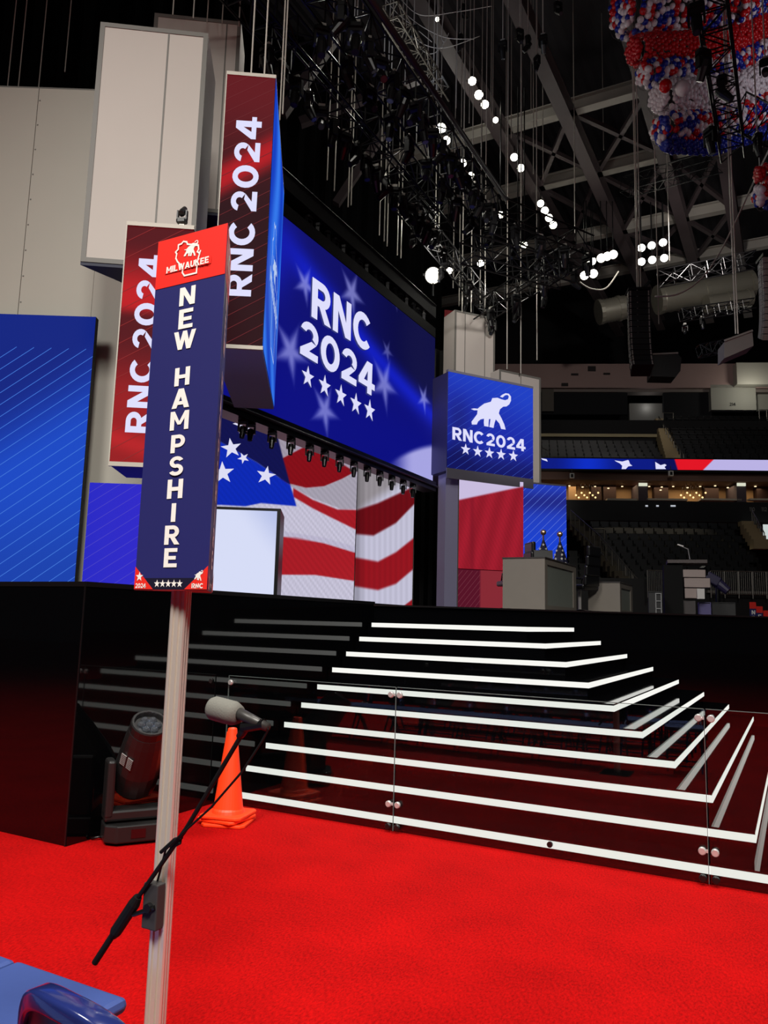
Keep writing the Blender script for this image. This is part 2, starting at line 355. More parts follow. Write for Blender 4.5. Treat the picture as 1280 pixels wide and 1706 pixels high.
# ================================================================== scenery and LED screens on the stage
def slab(fr, x0, x1, z0, z1, dep, m, parent, name='cabinet', y0=0.0, label=None, poly=None):
    mb = MB()
    if poly: mb.prism(poly, z0, z1)
    else: mb.box(x0, y0, z0, x1, y0 + dep, z1)
    return part(name, mb, m, parent, label)
def framed(fr, x0, x1, z0, z1, t, m, parent, off=-.012):
    mb = MB(); mb.box(x0, off, z0, x0 + t, 0.001, z1); mb.box(x1 - t, off, z0, x1, 0.001, z1); mb.box(x0 + t, off, z0, x1 - t, 0.001, z0 + t); mb.box(x0 + t, off, z1 - t, x1 - t, 0.001, z1)
    return part('frame', mb, m, parent)
def lines(x0, x1, z0, z1, step, slope, w, off, inset=0):        # thin diagonal pinstripes clipped to a rectangle
    out = []; H_ = z1 - z0; W_ = x1 - x0
    k = -H_ / slope
    while k < W_:
        a = max(0, k); b = min(W_, k + H_ / slope)
        if b - a > w * 2:
            za, zb = z0 + (a - k) * slope, z0 + (b - k) * slope
            out.append([(x0 + a, za), (x0 + b, zb), (x0 + b, zb + w), (x0 + a, za + w)] if zb + w <= z1 else [(x0 + a, za), (x0 + b - w / slope, zb - w), (x0 + b - w / slope, zb), (x0 + a, za + w)])
        k += step
    return out
PIPE = {}
# ---- tall grey scenic wall with a blue screen set in front of it
fr = Fr(at_d(0, 150, 12.6), 29.0); W0 = frthing('scenic_wall', fr, 'tall grey panelled scenic wall behind the blue screen at the far left', 'scenic wall')
a = fr.hit(-70, 560); seam = fr.hit(48, 330).x; b = fr.hit(262, 700); t0 = fr.hit(0, 145).z; dz = DECK - fr.P.z
for i, (x0, x1) in enumerate(((a.x, seam), (seam, fr.hit(134, 330).x + .35), (fr.hit(134, 330).x + .35, b.x))):
    zb, zt = dz, t0
    mid = fr.hit(60, 526).z
    if i < 2:
        mb = MB(); mb.box(x0 + .006, 0, mid + .006, x1 - .006, .06, zt); part('panel', mb, GREYP, W0)
        mb = MB(); mb.box(x0 + .006, 0, zb, x1 - .006, .06, mid - .006); part('panel', mb, GREYP, W0)
        bolts = MB()
        for q in range(9): z = mid + (zt - mid) * (q + .5) / 9; bolts.box(x0 + .02, -.006, z - .01, x0 + .045, 0, z + .01)
        part('bolt', bolts, GREYF, W0, stuff=True)
    else:
        mb = MB(); mb.box(x0, 0, zb, x1, .06, zt); part('panel', mb, GREYP, W0)
mb = MB(); mb.box(a.x, .002, t0, b.x, .06, t0 + .03); part('top_rail', mb, GREYF, W0)
fr = Fr(at_d(0, 523, 12.1), 29.0); T = frthing('led_screen', fr, 'large blue LED screen with diagonal pinstripes at the far left edge', 'screen')
x0 = fr.hit(-70, 700).x; x1 = fr.hit(143, 740).x; z1 = fr.hit(0, 523).z; z0 = DECK + .02 - fr.P.z
slab(fr, x0, x1, z0, z1, .12, BLACK, T)
def f(px, py, x, z):
    t = (py - 523) / 450; c = mixc(np.array([9, 34, 128.]), np.array([20, 72, 196.]), sst(px * .55 + py, 640, 800))
    return c * (1 - .12 * sst(t, .6, 1))[:, None]
art(fr, x0, x1, z0, z1, 40, 60, f, -.006, T)
part('pinstripe', flat(lines(x0, x1, z0, z0 + (z1 - z0) * .88, .28, .75, .012, 0), -.009), glow('pin_blue', (70, 126, 228), .9), T, stuff=True)
# ---- flown grey panels
def grey_box(pts, D, ang, dep, label, seams, under=0, skew=0.0):
    (tlx, tly), (trx, try_), (blx, bly) = pts
    fr = Fr(at_d(tlx, tly, D), ang); T = frthing('scenic_panel', fr, label, 'scenic panel')
    w = fr.hit(trx, try_).x; zb = fr.hit(blx, bly).z
    poly = [(0, 0), (w, 0), (w, dep), (skew, dep)]
    mb = MB(); mb.prism(poly, zb, 0); part('body', mb, GREYP2, T)
    framed(fr, 0, w, zb, 0, .07, GREYF, T)
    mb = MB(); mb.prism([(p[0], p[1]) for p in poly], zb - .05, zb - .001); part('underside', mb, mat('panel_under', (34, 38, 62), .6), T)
    for s in seams:
        x = fr.hit(*s).x; mb = MB(); mb.box(x - .012, -.008, zb + .07, x + .012, .001, -.07); part('seam_strip', mb, GREYF, T)
    return fr, T, w, zb
grey_box(((168, 37), (347, 61), (137, 436)), 10.6, 34.5, 1.1, 'large flown pale grey box hanging in front of the grey wall', [(268, 250)], skew=1.0)
grey_box(((258, 22), (402, 42), (236, 345)), 13.2, 34, .9, 'tall flown pale grey box mostly hidden behind the larger one', [(375, 100)], skew=.3)
# ---- red vertical signs
UNDER_SPILL = mat('sign_under_spill', (142, 156, 216), .6)  # pale blue base colour stands in for LED screen light on the underside
def red_sign(tl, tr, bl, D, ang, dep, label, text, under_m):
    fr = Fr(at_d(*tl, D), ang); T = frthing('led_sign', fr, label, 'sign')
    w = fr.hit(*tr).x; zb = fr.hit(*bl).z
    mb = MB(); mb.box(0, 0, zb, w, dep, 0); part('cabinet', mb, mat('sign_box', (60, 62, 70), .5), T)
    mb = MB(); mb.box(-.01, -.02, 0, w + .01, dep, .05); mb.box(-.01, -.02, zb - .05, w + .01, .02, zb); mb.box(-.012, -.02, zb, .0, .0, 0); part('frame', mb, mat('sign_frame', (176, 172, 160), .5), T)
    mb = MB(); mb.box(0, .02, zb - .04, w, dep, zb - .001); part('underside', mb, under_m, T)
    return fr, T, w, zb
fr, T, w, zb = red_sign((379, 125), (459, 134), (340, 572), 9.6, 33, 2.9, 'tall red vertical sign reading RNC 2024 with a blue right side', None, UNDER_SPILL)
x0p = fr.hit(358, 520).x
def f(px, py, x, z):
    u = (z - zb) / (0 - zb)
    c = mixc(np.array([40, 4, 8.]), np.array([96, 16, 22.]), sst(u, .45, .95))
    d = np.abs(u - .60 - .12 * x / w); return mixc(np.array([176, 18, 26.]), c, sst(d, .01, .10 + .0 * u))
art(fr, 0, w, zb, 0, 14, 80, f, -.006, T)
part('pinstripe', flat(lines(0, w, zb, 0, .30, .62, .010, 0), -.009), glow('pin_red', (112, 40, 46), .8), T, stuff=True)
def vtext(fr, T, s, c0, c1, tops, off=-.012):                       # text turned a quarter turn, reading upwards
    a, b, c = fr.hit(*c0, off), fr.hit(*c1, off), fr.hit(*tops, off); st_, w_ = words(s, .12, .3)
    for st_ in letters(s, .12, .3): part('letter', flat([[(a.x + (b.x - a.x) * p[0] / w_ + (c.x - a.x) * p[1], a.z + (b.z - a.z) * p[0] / w_ + (c.z - a.z) * p[1]) for p in q] for q in st_], off), WHITE_T, T)
vtext(fr, T, 'RNC 2024', (418, 494), (437, 196), (374, 492))
# blue right-hand side: picture with a Wisconsin outline
def sidefr(fr, w): return Fr(fr.w((w, 0, 0)), math.degrees(fr.a) + 90)
sf = sidefr(fr, w)
def child_frame(name, parent_fr, sub_fr, mb, m, parent, **k):     # mesh given in sub frame, stored in the parent's frame
    M = parent_fr.M.inverted() @ sub_fr.M; mb.v = [tuple(M @ Vector(v)) for v in mb.v]; return part(name, mb, m, parent, **k)
def f(px, py, x, z):
    u = (z - zb) / (0 - zb); v = x / 2.9
    c = mixc(np.array([20, 62, 190.]), np.array([52, 120, 235.]), .5 + .5 * np.sin(9 * v + 7 * u + 2.5 * np.sin(5 * u)))
    return mixc(c, np.array([90, 110, 200.]), .35 * sst(u, .0, .3) * (1 - sst(u, .3, .5)))
o = art(sf, 0, 2.9, zb, 0, 20, 60, f, -.008, None, 'side_display'); o.parent = T; o.matrix_local = fr.M.inverted() @ sf.M
WIS = [(.30, .98), (.42, .95), (.46, .88), (.62, .84), (.74, .80), (.90, .77), (.93, .66), (.88, .60), (.97, .54), (1.0, .60), (.93, .40), (.90, .22), (.90, .02), (.42, .02), (.33, .12), (.34, .26), (.22, .36), (.10, .46), (.03, .56), (.05, .68), (.00, .74), (.10, .80), (.10, .92), (.22, .93)]
def outline(pts, th, x0, z0, sx, sz):
    P = [(x0 + p[0] * sx, z0 + p[1] * sz) for p in pts]; out = []
    for i in range(len(P)):
        a, b = P[i], P[(i + 1) % len(P)]; d = Vector((b[0] - a[0], b[1] - a[1])); L = d.length or 1; n = Vector((-d.y, d.x)) / L * th / 2; e = d / L * th * .4
        out.append([(a[0] - e.x + n.x, a[1] - e.y + n.y), (a[0] - e.x - n.x, a[1] - e.y - n.y), (b[0] + e.x - n.x, b[1] + e.y - n.y), (b[0] + e.x + n.x, b[1] + e.y + n.y)])
    return out
ELE = [(205, 573), (222, 570), (240, 572), (252, 562), (275, 545), (310, 535), (318, 516), (345, 514), (365, 522), (385, 527), (400, 522), (405, 508), (398, 499), (385, 501), (372, 513), (358, 508), (370, 498), (388, 490), (405, 493), (416, 508), (416, 530), (407, 549), (392, 560), (375, 561), (358, 575), (352, 596), (366, 622), (381, 655), (388, 682), (364, 678), (355, 650), (336, 628), (330, 645), (324, 673), (302, 668), (305, 650), (308, 626), (300, 626), (298, 648), (298, 667), (275, 663), (273, 645), (274, 624), (256, 628), (242, 640), (236, 655), (210, 655), (208, 640), (225, 618), (238, 600), (240, 580), (222, 580)]
ELN = [((x - 205) / 211, (682 - y) / 211) for x, y in ELE]
zc = zb * .62; part_pts = outline(WIS, .035, .75, zc - 1.0, 1.5, 1.9)
mbs = flat(part_pts + [[(1.0 + p[0] * .9, zc + .05 + p[1] * .5) for p in ELN]], -.014)
st_, w_ = words('MILWAUKEE', .08); mbs2 = flat([[(.55 + p[0] / w_ * 1.9, zc - .28 + p[1] * .22) for p in q] for q in st_], -.014); mbs.add(mbs2.v, mbs2.f)
child_frame('emblem', fr, sf, mbs, glow('emblem_white', (190, 212, 250), .9), T)
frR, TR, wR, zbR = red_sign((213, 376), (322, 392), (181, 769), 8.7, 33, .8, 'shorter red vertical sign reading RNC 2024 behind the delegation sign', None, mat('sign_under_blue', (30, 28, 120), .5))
def f(px, py, x, z):
    u = (z - zbR) / (0 - zbR); c = mixc(np.array([150, 20, 22.]), np.array([84, 8, 14.]), sst(u, .25, .55)); c = mixc(c, np.array([190, 22, 26.]), sst(u, .6, .66) * (1 - sst(u, .7, .95)))
    return mixc(c, np.array([196, 30, 34.]), (1 - sst(np.abs(u - .1 + .1 * x), .0, .07)) * .7)
art(frR, 0, wR, zbR, 0, 16, 80, f, -.006, TR)
part('pinstripe', flat(lines(0, wR, zbR, 0, .34, .62, .010, 0), -.009), glow('pin_red2', (150, 44, 46), .8), TR, stuff=True)
vtext(frR, TR, 'RNC 2024', (249, 722), (272, 426), (208, 720))
# small moving light sitting on the shorter sign
# ---- violet low box and the white box
fr = Fr(at_d(150, 804, 10.6), 31); T = frthing('led_box', fr, 'violet blue LED box standing low behind the delegation sign', 'led box')
w = fr.hit(322, 812).x; zb = DECK + .01 - fr.P.z; mb = MB(); mb.box(0, 0, zb, w, 1.0, 0); part('cabinet', mb, mat('box_edge', (30, 28, 96), .5), T)
art(fr, 0, w, zb, 0, 10, 10, lambda px, py, x, z: mixc(np.array([34, 34, 196.]), np.array([60, 46, 205.]), x / w), -.006, T)
part('pinstripe', flat(lines(0, w, zb, 0, .22, .7, .009, 0), -.009), glow('pin_violet', (84, 76, 216), .8), T, stuff=True)
fr = Fr(at_d(340, 843, 10.9), 32); T = frthing('led_box', fr, 'white glowing LED box standing low in front of the flag screen', 'led box')
w = fr.hit(468, 850).x; zb = DECK + .01 - fr.P.z; mb = MB(); mb.box(0, 0, zb, w, .9, 0); part('cabinet', mb, BLACKM, T)
art(fr, .0, w - .05, zb, -.04, 30, 30, lambda px, py, x, z: mixc(np.array([214, 220, 246.]), np.array([180, 190, 230.]), sst(x / w + (z - zb) / -zb, 1.3, 2.0)), -.006, T)
# ---- main screen, running straight back from the stage front
SXM = -9.5; dmy = at_x(722, 680, SXM)
fr = Fr((SXM, 13.0, 0), 90); M_ = frthing('led_screen', fr, 'huge blue main screen reading RNC 2024 above the stage opening', 'screen')
rt = fr.hit(725, 564); rb = fr.hit(720.5, 803); xL = -2.2; xR = (rt.x + rb.x) / 2; z1, z0 = rt.z, rb.z
mb = MB(); mb.box(xL, .0, z0, xR, .3, z1); part('cabinet', mb, BLACKM, M_)
BS = [(508, 474, 34), (484, 585, 52), (541, 684, 44), (640, 640, 46), (706, 664, 26), (586, 488, 40), (645, 585, 20), (424, 420, 26), (660, 505, 14), (430, 300, 40)]
def f(px, py, x, z):
    hh = 564 + .824 * (px - 725); bb = 803 + .43 * (px - 720); v = (py - hh) / (bb - hh)
    c = mixc(np.array([15, 16, 104.]), np.array([10, 14, 128.]), sst(v, .1, .9))
    band = v - (.28 + .0016 * (px - 560)) ; c = mixc(c, np.array([18, 30, 190.]), np.exp(-(band / .09) ** 2) * sst(px, 440, 520))
    c = mixc(c, np.array([9, 10, 62.]), sst(px - .0 * py, 540, 680) * (1 - sst(band, -.16, .02)) * .9)
    c = mixc(c, np.array([20, 30, 200.]), np.exp(-(((px - 450) / 40) ** 2 + ((py - 420) / 70) ** 2)) * .8)
    dd = (py - (802 - .0 * px) + (px - 640) ** 2 * 0 + 70 * np.cos((px - 735) / 90.0))
    c = mixc(c, np.array([166, 164, 226.]), sst(dd, 4, 16) * sst(px, 640, 690))
    for (sx, sy, r) in BS:
        q = fr.hit(sx, sy); R_ = abs(fr.hit(sx, sy - r).z - q.z); dx, dz_ = (x - q.x), (z - q.z)
        th = np.arctan2(dx, dz_) + .25; rr = np.hypot(dx, dz_) / R_; k = np.mod(th, 2 * pi / 5) - pi / 5
        a_ = np.abs(k); edge = .235 / (.235 * np.cos(a_) + .676 * np.sin(a_))
        c = mixc(c, np.array([176, 178, 246.]), (1 - sst(rr / edge, .25, 1.35)) * (.62 if r > 24 else .4))
    return c
art(fr, xL, xR, z0, z1, 260, 130, f, -.008, M_)
SH = glow('led_shadow', (60, 66, 140), .7)
for m, dx, dy, off in ((SH, -2.5, 1.5, -.014), (WHITE_T, 0, 0, -.02)):
    nm = 'letter_shadow' if m is SH else 'letter'
    lettering('RNC', fr, [(519 + dx, 527 + dy), (616 + dx, 588 + dy), (521 + dx, 461 + dy)], off, m, M_, nm, .1)
    lettering('2024', fr, [(499 + dx, 588 + dy), (624 + dx, 662 + dy), (502 + dx, 528 + dy)], off, m, M_, nm, .09)
for i, (px, py) in enumerate(((512, 628), (540, 643), (567, 659), (592, 673), (615, 684))):
    q = fr.hit(px, py); R_ = abs(fr.hit(px, py - 19).z - q.z)
    part('star', flat([star(q.x - .03, q.z - .02, R_)], -.014), SH, M_); part('star', flat([star(q.x, q.z, R_)], -.02), WHITE_T, M_)
frM = fr; M_X = (xL, xR); M_Z = (z0, z1)
# black header above the main screen and the bar below it
hd = frthing('screen_header', fr, 'long black masking header with a slot of lights above the main screen', 'header')
zt = fr.hit(690, 478).z; zt_h = zt; mb = MB(); mb.box(xL, -.02, z1 + .01, xR, .5, z1 + (zt - z1) * .30); part('lower_board', mb, BLACK, hd)
mb = MB(); mb.box(xL, -.02, z1 + (zt - z1) * .62, xR, .5, zt); part('upper_board', mb, BLACK, hd)
mb = MB(); mb.box(xL, .45, z1 + (zt - z1) * .30, xR, .5, z1 + (zt - z1) * .62); part('back_board', mb, BLACK, hd)
mb = MB(); mb.tube([(xL, -.03, zt), (xR, -.03, zt)], .02, 6); part('pipe', mb, RIG, hd)
ub = frthing('lighting_bar', fr, 'long black bar under the main screen with moving lights hung along it', 'lighting bar')
za = z0 - .14; mb = MB(); mb.box(xL, -.12, z0 - .30, xR, .30, z0 - .012); part('beam', mb, BLACKM, ub)
mb = MB(); mb.tube([(xL, -.17, z0 - .16), (xR, -.17, z0 - .16)], .035, 8); part('pipe', mb, mat('bar_pipe', (70, 70, 74), .3, metal=.6), ub)
# ---- the flag screens beneath
P1 = [(300, 700), (427, 770), (484, 807), (494, 841)]
def ipx(px, pts): return np.interp(px, [p[0] for p in pts], [p[1] for p in pts])
def c5(*pts): return [(360 + .375 * x, 380 + .375 * y) for x, y in pts]
def over(c, col, m): return mixc(c, np.array(col, float), m)
def band(px, py, top, bot, s=1.2): return sst(py - ipx(px, top), -s, s) * (1 - sst(py - ipx(px, bot), -s, s))
def fl(px, py, x, z):
    c = const(px, (206, 202, 224)); c = c * (1 + .03 * np.sin(px * .9) * np.sin(py * .7))[:, None]
    top = c5((290, 1025), (400, 968), (470, 985), (540, 1035), (615, 1080)); bot = c5((320, 1135), (400, 1155), (480, 1148), (560, 1115), (625, 1080))
    up = 1 - sst(py - ipx(px, top), -2, 2); c = over(c, (168, 158, 176), up)
    c = over(c, (140, 16, 26), band(px, py, top, bot, 1.5) * sst(px, 465, 469))
    shade = band(px, py, bot, c5((320, 1140), (430, 1200), (560, 1250), (620, 1248)), 1.5) * sst(px, 478, 484); c = over(c, (172, 166, 182), shade)
    c = over(c, (170, 28, 38), band(px, py, c5((330, 1146), (430, 1207), (540, 1250), (625, 1252)), c5((345, 1195), (430, 1245), (520, 1290), (618, 1338)), 1.5) * sst(px, 487, 490))
    c = over(c, (176, 30, 40), band(px, py, c5((0, 1370), (285, 1370), (360, 1374), (480, 1400), (615, 1441)), c5((0, 1540), (285, 1540), (440, 1541), (615, 1568)), 1.2))
    lip = band(px, py, c5((0, 1340), (285, 1345), (480, 1375), (615, 1415)), c5((0, 1370), (285, 1370), (480, 1400), (615, 1440)), 1.2); c = over(c, (190, 184, 212), lip * .6)
    can = c5((20, 950), (180, 1040), (330, 1142)); cb = c5((20, 1230), (130, 1236), (200, 1222), (360, 1236))
    right = np.interp(py, [p[1] for p in c5((275, 930), (300, 1030), (330, 1140), (358, 1236))], [p[0] for p in c5((275, 930), (300, 1030), (330, 1140), (358, 1236))])
    inn = 1 - sst(px - right, -1.2, 1.2)
    c = over(c, (18, 20, 82), inn * (1 - sst(py - ipx(px, can), -1.2, 1.2)))
    c = over(c, (14, 44, 190), inn * band(px, py, can, cb, 1.2) * (1 - 0 * px))
    tex = .94 + .06 * np.sin(px * 1.3 + py * 2.1) * np.sin(py * 1.7 - px * .8)
    return c * tex[:, None]
fr = Fr(at_d(592, 900, 25.0), 33.5); T = frthing('led_screen', fr, 'stage back screen showing the star field and stripes of a flag', 'screen')
x0 = fr.hit(330, 900).x; z0 = DECK + .01 - fr.P.z; z1 = fr.hit(560, 690).z
mb = MB(); mb.box(x0, 0, z0, 0, .2, z1); part('cabinet', mb, BLACKM, T); art(fr, x0, 0, z0, z1, 220, 230, fl, -.008, T)
FSTAR = glow('flag_star', (226, 226, 250), .95)
for (cx, cy, r, ro) in ((120, 872, 44, .3), (68, 978, 46, .2), (222, 1100, 44, -.15), (30, 1088, 52, .1), (122, 1022, 26, .5)):
    px, py = 360 + .375 * cx, 380 + .375 * cy; q = fr.hit(px, py); R_ = abs(fr.hit(px, py - r * .375).z - q.z); part('star', flat([star(q.x, q.z, R_, ro)], -.014), FSTAR, T)
def flr(px, py, x, z):
    c = const(px, (196, 194, 216)); s = 3
    c = over(c, (150, 144, 150), 1 - sst(py - ipx(px, c5((610, 1290), (720, 1215), (885, 1110))), -20, 6))
    c = over(c, (108, 14, 22), band(px, py, c5((610, 1258), (720, 1222), (800, 1185), (885, 1145)), c5((610, 1358), (700, 1366), (800, 1310), (885, 1222)), s))
    c = over(c, (150, 20, 30), band(px, py, c5((610, 1462), (720, 1482), (800, 1440), (885, 1372)), c5((610, 1590), (720, 1608), (800, 1580), (885, 1508)), s))
    c = over(c, (150, 20, 30), sst(py - ipx(px, c5((820, 1690), (885, 1640))), -2, 2) * sst(px, 668, 674))
    c = c * (1 - .06 * np.sin(px * .35) ** 2)[:, None]
    return c * (.78 + .22 * sst(px, 592, 612))[:, None]
fr2 = Fr(fr.P, 50); T = frthing('led_screen', fr2, 'angled stage back screen showing soft red and white flag stripes', 'screen')
x1 = fr2.hit(690, 900).x; z0 = DECK + .01 - fr2.P.z; z1 = fr2.hit(640, 735).z
mb = MB(); mb.box(0, 0.001, z0, x1, .2, z1); part('cabinet', mb, BLACKM, T); art(fr2, 0.01, x1 - .03, z0, z1, 110, 220, flr, -.008, T)
mb = MB(); mb.box(-.0, -.02, z0, .02, .0, z1); mb.box(x1 - .03, -.02, z0, x1, 0, z1); part('frame', mb, GREYF, T)
# ---- right-hand scenery: elephant screen and its neighbours
LAV = mat('lavender_side', (58, 56, 104), .55)
fr = Fr(at_d(747, 619, 22.0), 56); T = frthing('led_screen', fr, 'cube screen with a white elephant above RNC 2024 and five stars', 'screen')
w = (fr.hit(889, 646).x + fr.hit(887.5, 797).x) / 2; zb = fr.hit(743.5, 779).z
mb = MB(); mb.box(0, 0.02, zb - .08, w, 2.2, 0); part('cabinet', mb, LAV, T)
mb = MB(); mb.box(-.01, -.02, zb - .30, w, .02, zb); part('bottom_rail', mb, mat('rail_grey', (120, 118, 130), .5), T)
mb = MB(); mb.box(-.01, -.02, 0, w, .1, .07); part('top_rail', mb, mat('rail_grey', (120, 118, 130), .5), T)
def f(px, py, x, z):
    v = (z - zb) / (0 - zb); c = mixc(np.array([20, 40, 168.]), np.array([26, 62, 196.]), sst(v + .3 * x / w, .6, 1.2))
    return mixc(c, np.array([14, 18, 92.]), (1 - sst(v + .0 * x, .02, .34)) * .9 + .5 * np.exp(-((x / w - .12) ** 2) / .02) * (1 - sst(v, .5, .9)))
art(fr, 0, w, zb, 0, 40, 40, f, -.006, T)
part('pinstripe', flat(lines(0, w, zb, 0, .34, .7, .010, 0), -.01), glow('pin_blue2', (62, 94, 214), .8), T, stuff=True)
ELP = [fr.hit(720 + x * .3164, 500 + y * .3164, -.02) for x, y in ELE]
part('elephant', flat([[(p.x, p.z) for p in ELP]], -.02), WHITE_T, T)
lettering('RNC 2024', fr, [(754, 732), (876, 752.5), (754, 711)], -.02, WHITE_T, T, 'letter', .1, .14)
for i, (px, py) in enumerate(((775.5, 749), (795.5, 752.5), (815, 755), (834.5, 757.5), (855, 760))):
    q = fr.hit(px, py); R_ = abs(fr.hit(px, py - 10.0).z - q.z); part('star', flat([star(q.x, q.z, R_)], -.02), WHITE_T, T)
frE = fr
grey_box(((758, 516), (825, 530), (757, 640)), 26.5, 52, .8, 'pale grey flown box with thin seams rising behind the elephant screen', [(775, 560), (808, 560)])
grey_box(((832, 615), (901, 629), (830, 803)), 25.5, 56, .5, 'pale grey flown box peeking out right of the elephant screen', [(868, 625)])
# lavender column, flag panel, blue panel, low maroon panels
fr = Fr(at_d(743, 800, 22.4), 50); T = frthing('scenic_column', fr, 'lavender grey column under the left edge of the elephant screen', 'column')
w = fr.hit(764, 900).x; mb = MB(); mb.box(0, 0, DECK - fr.P.z, w, .5, .45); part('body', mb, mat('lav_col', (176, 172, 206), .6), T)
mb = MB(); mb.box(w - .03, -.01, DECK - fr.P.z, w, .0, .45); part('edge_strip', mb, GREYF, T)
fr = Fr(at_d(764, 880, 22.6), 46); T = frthing('led_screen', fr, 'tall screen showing a close-up of a red and white stripe', 'screen')
w = fr.hit(872, 880).x; z1 = fr.hit(800, 797).z; zb = fr.hit(764, 947).z; mb = MB(); mb.box(0, 0, zb, w, .3, z1); part('cabinet', mb, BLACKM, T)
def f(px, py, x, z):
    edge = 833 - (px - 765) * .21; c = mixc(np.array([150, 24, 40.]), np.array([168, 28, 46.]), np.sin(px * .22 + py * .05) * .5 + .5)
    c = c * (.94 + .09 * np.sin(px * 1.1 + py * .7) * np.sin(py * 1.3))[:, None]; c = over(c, (120, 18, 34), np.exp(-((px - 787) / 4) ** 2) * .6)
    return over(c, (200, 188, 222), 1 - sst(py - edge, -2, 2))
art(fr, 0, w, zb, z1, 60, 90, f, -.006, T)
fb = fr
T = frthing('led_screen', fb, 'low maroon pinstriped screen beneath the red stripe screen', 'screen')
xa = fb.hit(800, 980).x; mb = MB(); mb.box(0, 0, DECK - fb.P.z, w, .25, zb - .02); part('cabinet', mb, BLACKM, T)
def f(px, py, x, z): return mixc(np.array([84, 16, 36.]), np.array([132, 40, 50.]), sst(x, xa - .02, xa + .02))
art(fb, 0, w, DECK + .01 - fb.P.z, zb - .02, 60, 12, f, -.006, T)
part('pinstripe', flat(lines(0, xa, DECK + .02 - fb.P.z, zb - .04, .16, 1.2, .012, 0), -.01), glow('pin_maroon', (140, 70, 84), .8), T, stuff=True)
fr = Fr(at_d(872, 805, 23.4), 44); T = frthing('led_screen', fr, 'blue pinstriped screen right of the red stripe screen', 'screen')
w = fr.hit(943.5, 812).x; zb = DECK - fr.P.z; mb = MB(); mb.box(0, 0, zb, w, .3, 0); part('cabinet', mb, BLACKM, T)
mb = MB(); mb.box(0, -.02, 0, w, .1, .05); part('top_rail', mb, mat('rail_grey', (120, 118, 130), .5), T)
def f(px, py, x, z):
    v = (py - 805) / 140; c = mixc(np.array([34, 62, 190.]), np.array([22, 66, 214.]), sst(v, .3, .9)); return mixc(c, np.array([30, 34, 120.]), np.exp(-((v - .22) / .12) ** 2) * .8)
art(fr, 0, w, zb, 0, 30, 50, f, -.006, T)
part('pinstripe', flat(lines(0, w, zb, 0, .26, .95, .016, 0), -.01), glow('pin_blue3', (104, 132, 232), .85), T, stuff=True)
# dark red banner far behind, with the letter M
fr = Fr(at_d(741, 516, 28.6), 40); T = frthing('banner', fr, 'narrow dark red banner hanging beside the grey flown box', 'banner')
w = fr.hit(757, 560).x; zb = fr.hit(741, 575).z; mb = MB(); mb.box(0, 0, zb, w, .04, 0); part('cloth', mb, mat('banner_red', (120, 10, 22), .8), T)
lettering('M', fr, [(740.5, 551), (744, 551.5), (740.5, 546)], -.01, glow('banner_white', (200, 190, 190), .8), T)
# ================================================================== delegation sign on its pole
PY = 2.0
pp = at_y(281, 1340, PY); zt = at_y(306, 985, PY).z
ALU = mat('anodised_aluminium', (222, 214, 202), .34, metal=.6)
T = thing('delegation_sign', 'tall three-sided navy sign reading NEW HAMPSHIRE on a grooved metal pole', 'sign', (pp.x, PY, 0))
r = .027; g_ = .005; prof = []
for k in range(4):                                              # square extrusion with two grooves a side
    c_, s_ = math.cos(k * pi / 2), math.sin(k * pi / 2)
    for (x, y) in ((r, -r * .82), (r, -r * .55), (r - g_ * 1.6, -r * .45), (r - g_ * 1.6, -r * .28), (r, -r * .18), (r, r * .18), (r - g_ * 1.6, r * .28), (r - g_ * 1.6, r * .45), (r, r * .55), (r, r * .82), (r * .82, r)):
        prof.append((x * c_ - y * s_, x * s_ + y * c_))
mb = MB(); mb.prism(prof, .012, zt + .3, Matrix.Rotation(.35, 4, 'Z')); part('pole', mb, ALU, T)
mb = MB(); mb.box(-.16, -.16, 0, .16, .16, .012); part('base_plate', mb, BLACKM, T)
SFY = 1.93; f0 = at_y(258, 496, SFY); f1 = at_y(374, 480, SFY); ztl = at_y(268, 397, SFY).z; ztr = at_y(380, 377, SFY).z
fr = Fr((f0.x, SFY, 0), 0); w = f1.x - f0.x; z0 = at_y(286, 982, SFY).z; z1 = (ztl + ztr) / 2
ap = Vector((w * .47, w * .70, 0)); off0 = fr.P - Vector((pp.x, PY, 0))
def sub(mbx, name, m, F_=fr, **k):
    M = Matrix.Translation((-pp.x, -PY, 0)) @ F_.M; mbx.v = [tuple(M @ Vector(v)) for v in mbx.v]; return part(name, mbx, m, T, **k)
SIGN = dict(navy=mat('sign_navy', (38, 40, 98), .38), red=mat('sign_red', (226, 44, 34), .4), white=mat('sign_white', (236, 234, 226), .5), dark=mat('sign_dark', (24, 24, 44), .4))
mb = MB(); mb.prism([(0, 0), (w, 0), (ap.x, ap.y)], z0, z1); sub(mb, 'sign_box', SIGN['navy'])
zr = (fr.hit(266, 477).z + fr.hit(379, 460).z) / 2
rf = Fr(fr.w((w, 0, 0)), math.degrees(math.atan2(ap.y, ap.x - w))); wr = math.hypot(ap.x - w, ap.y)
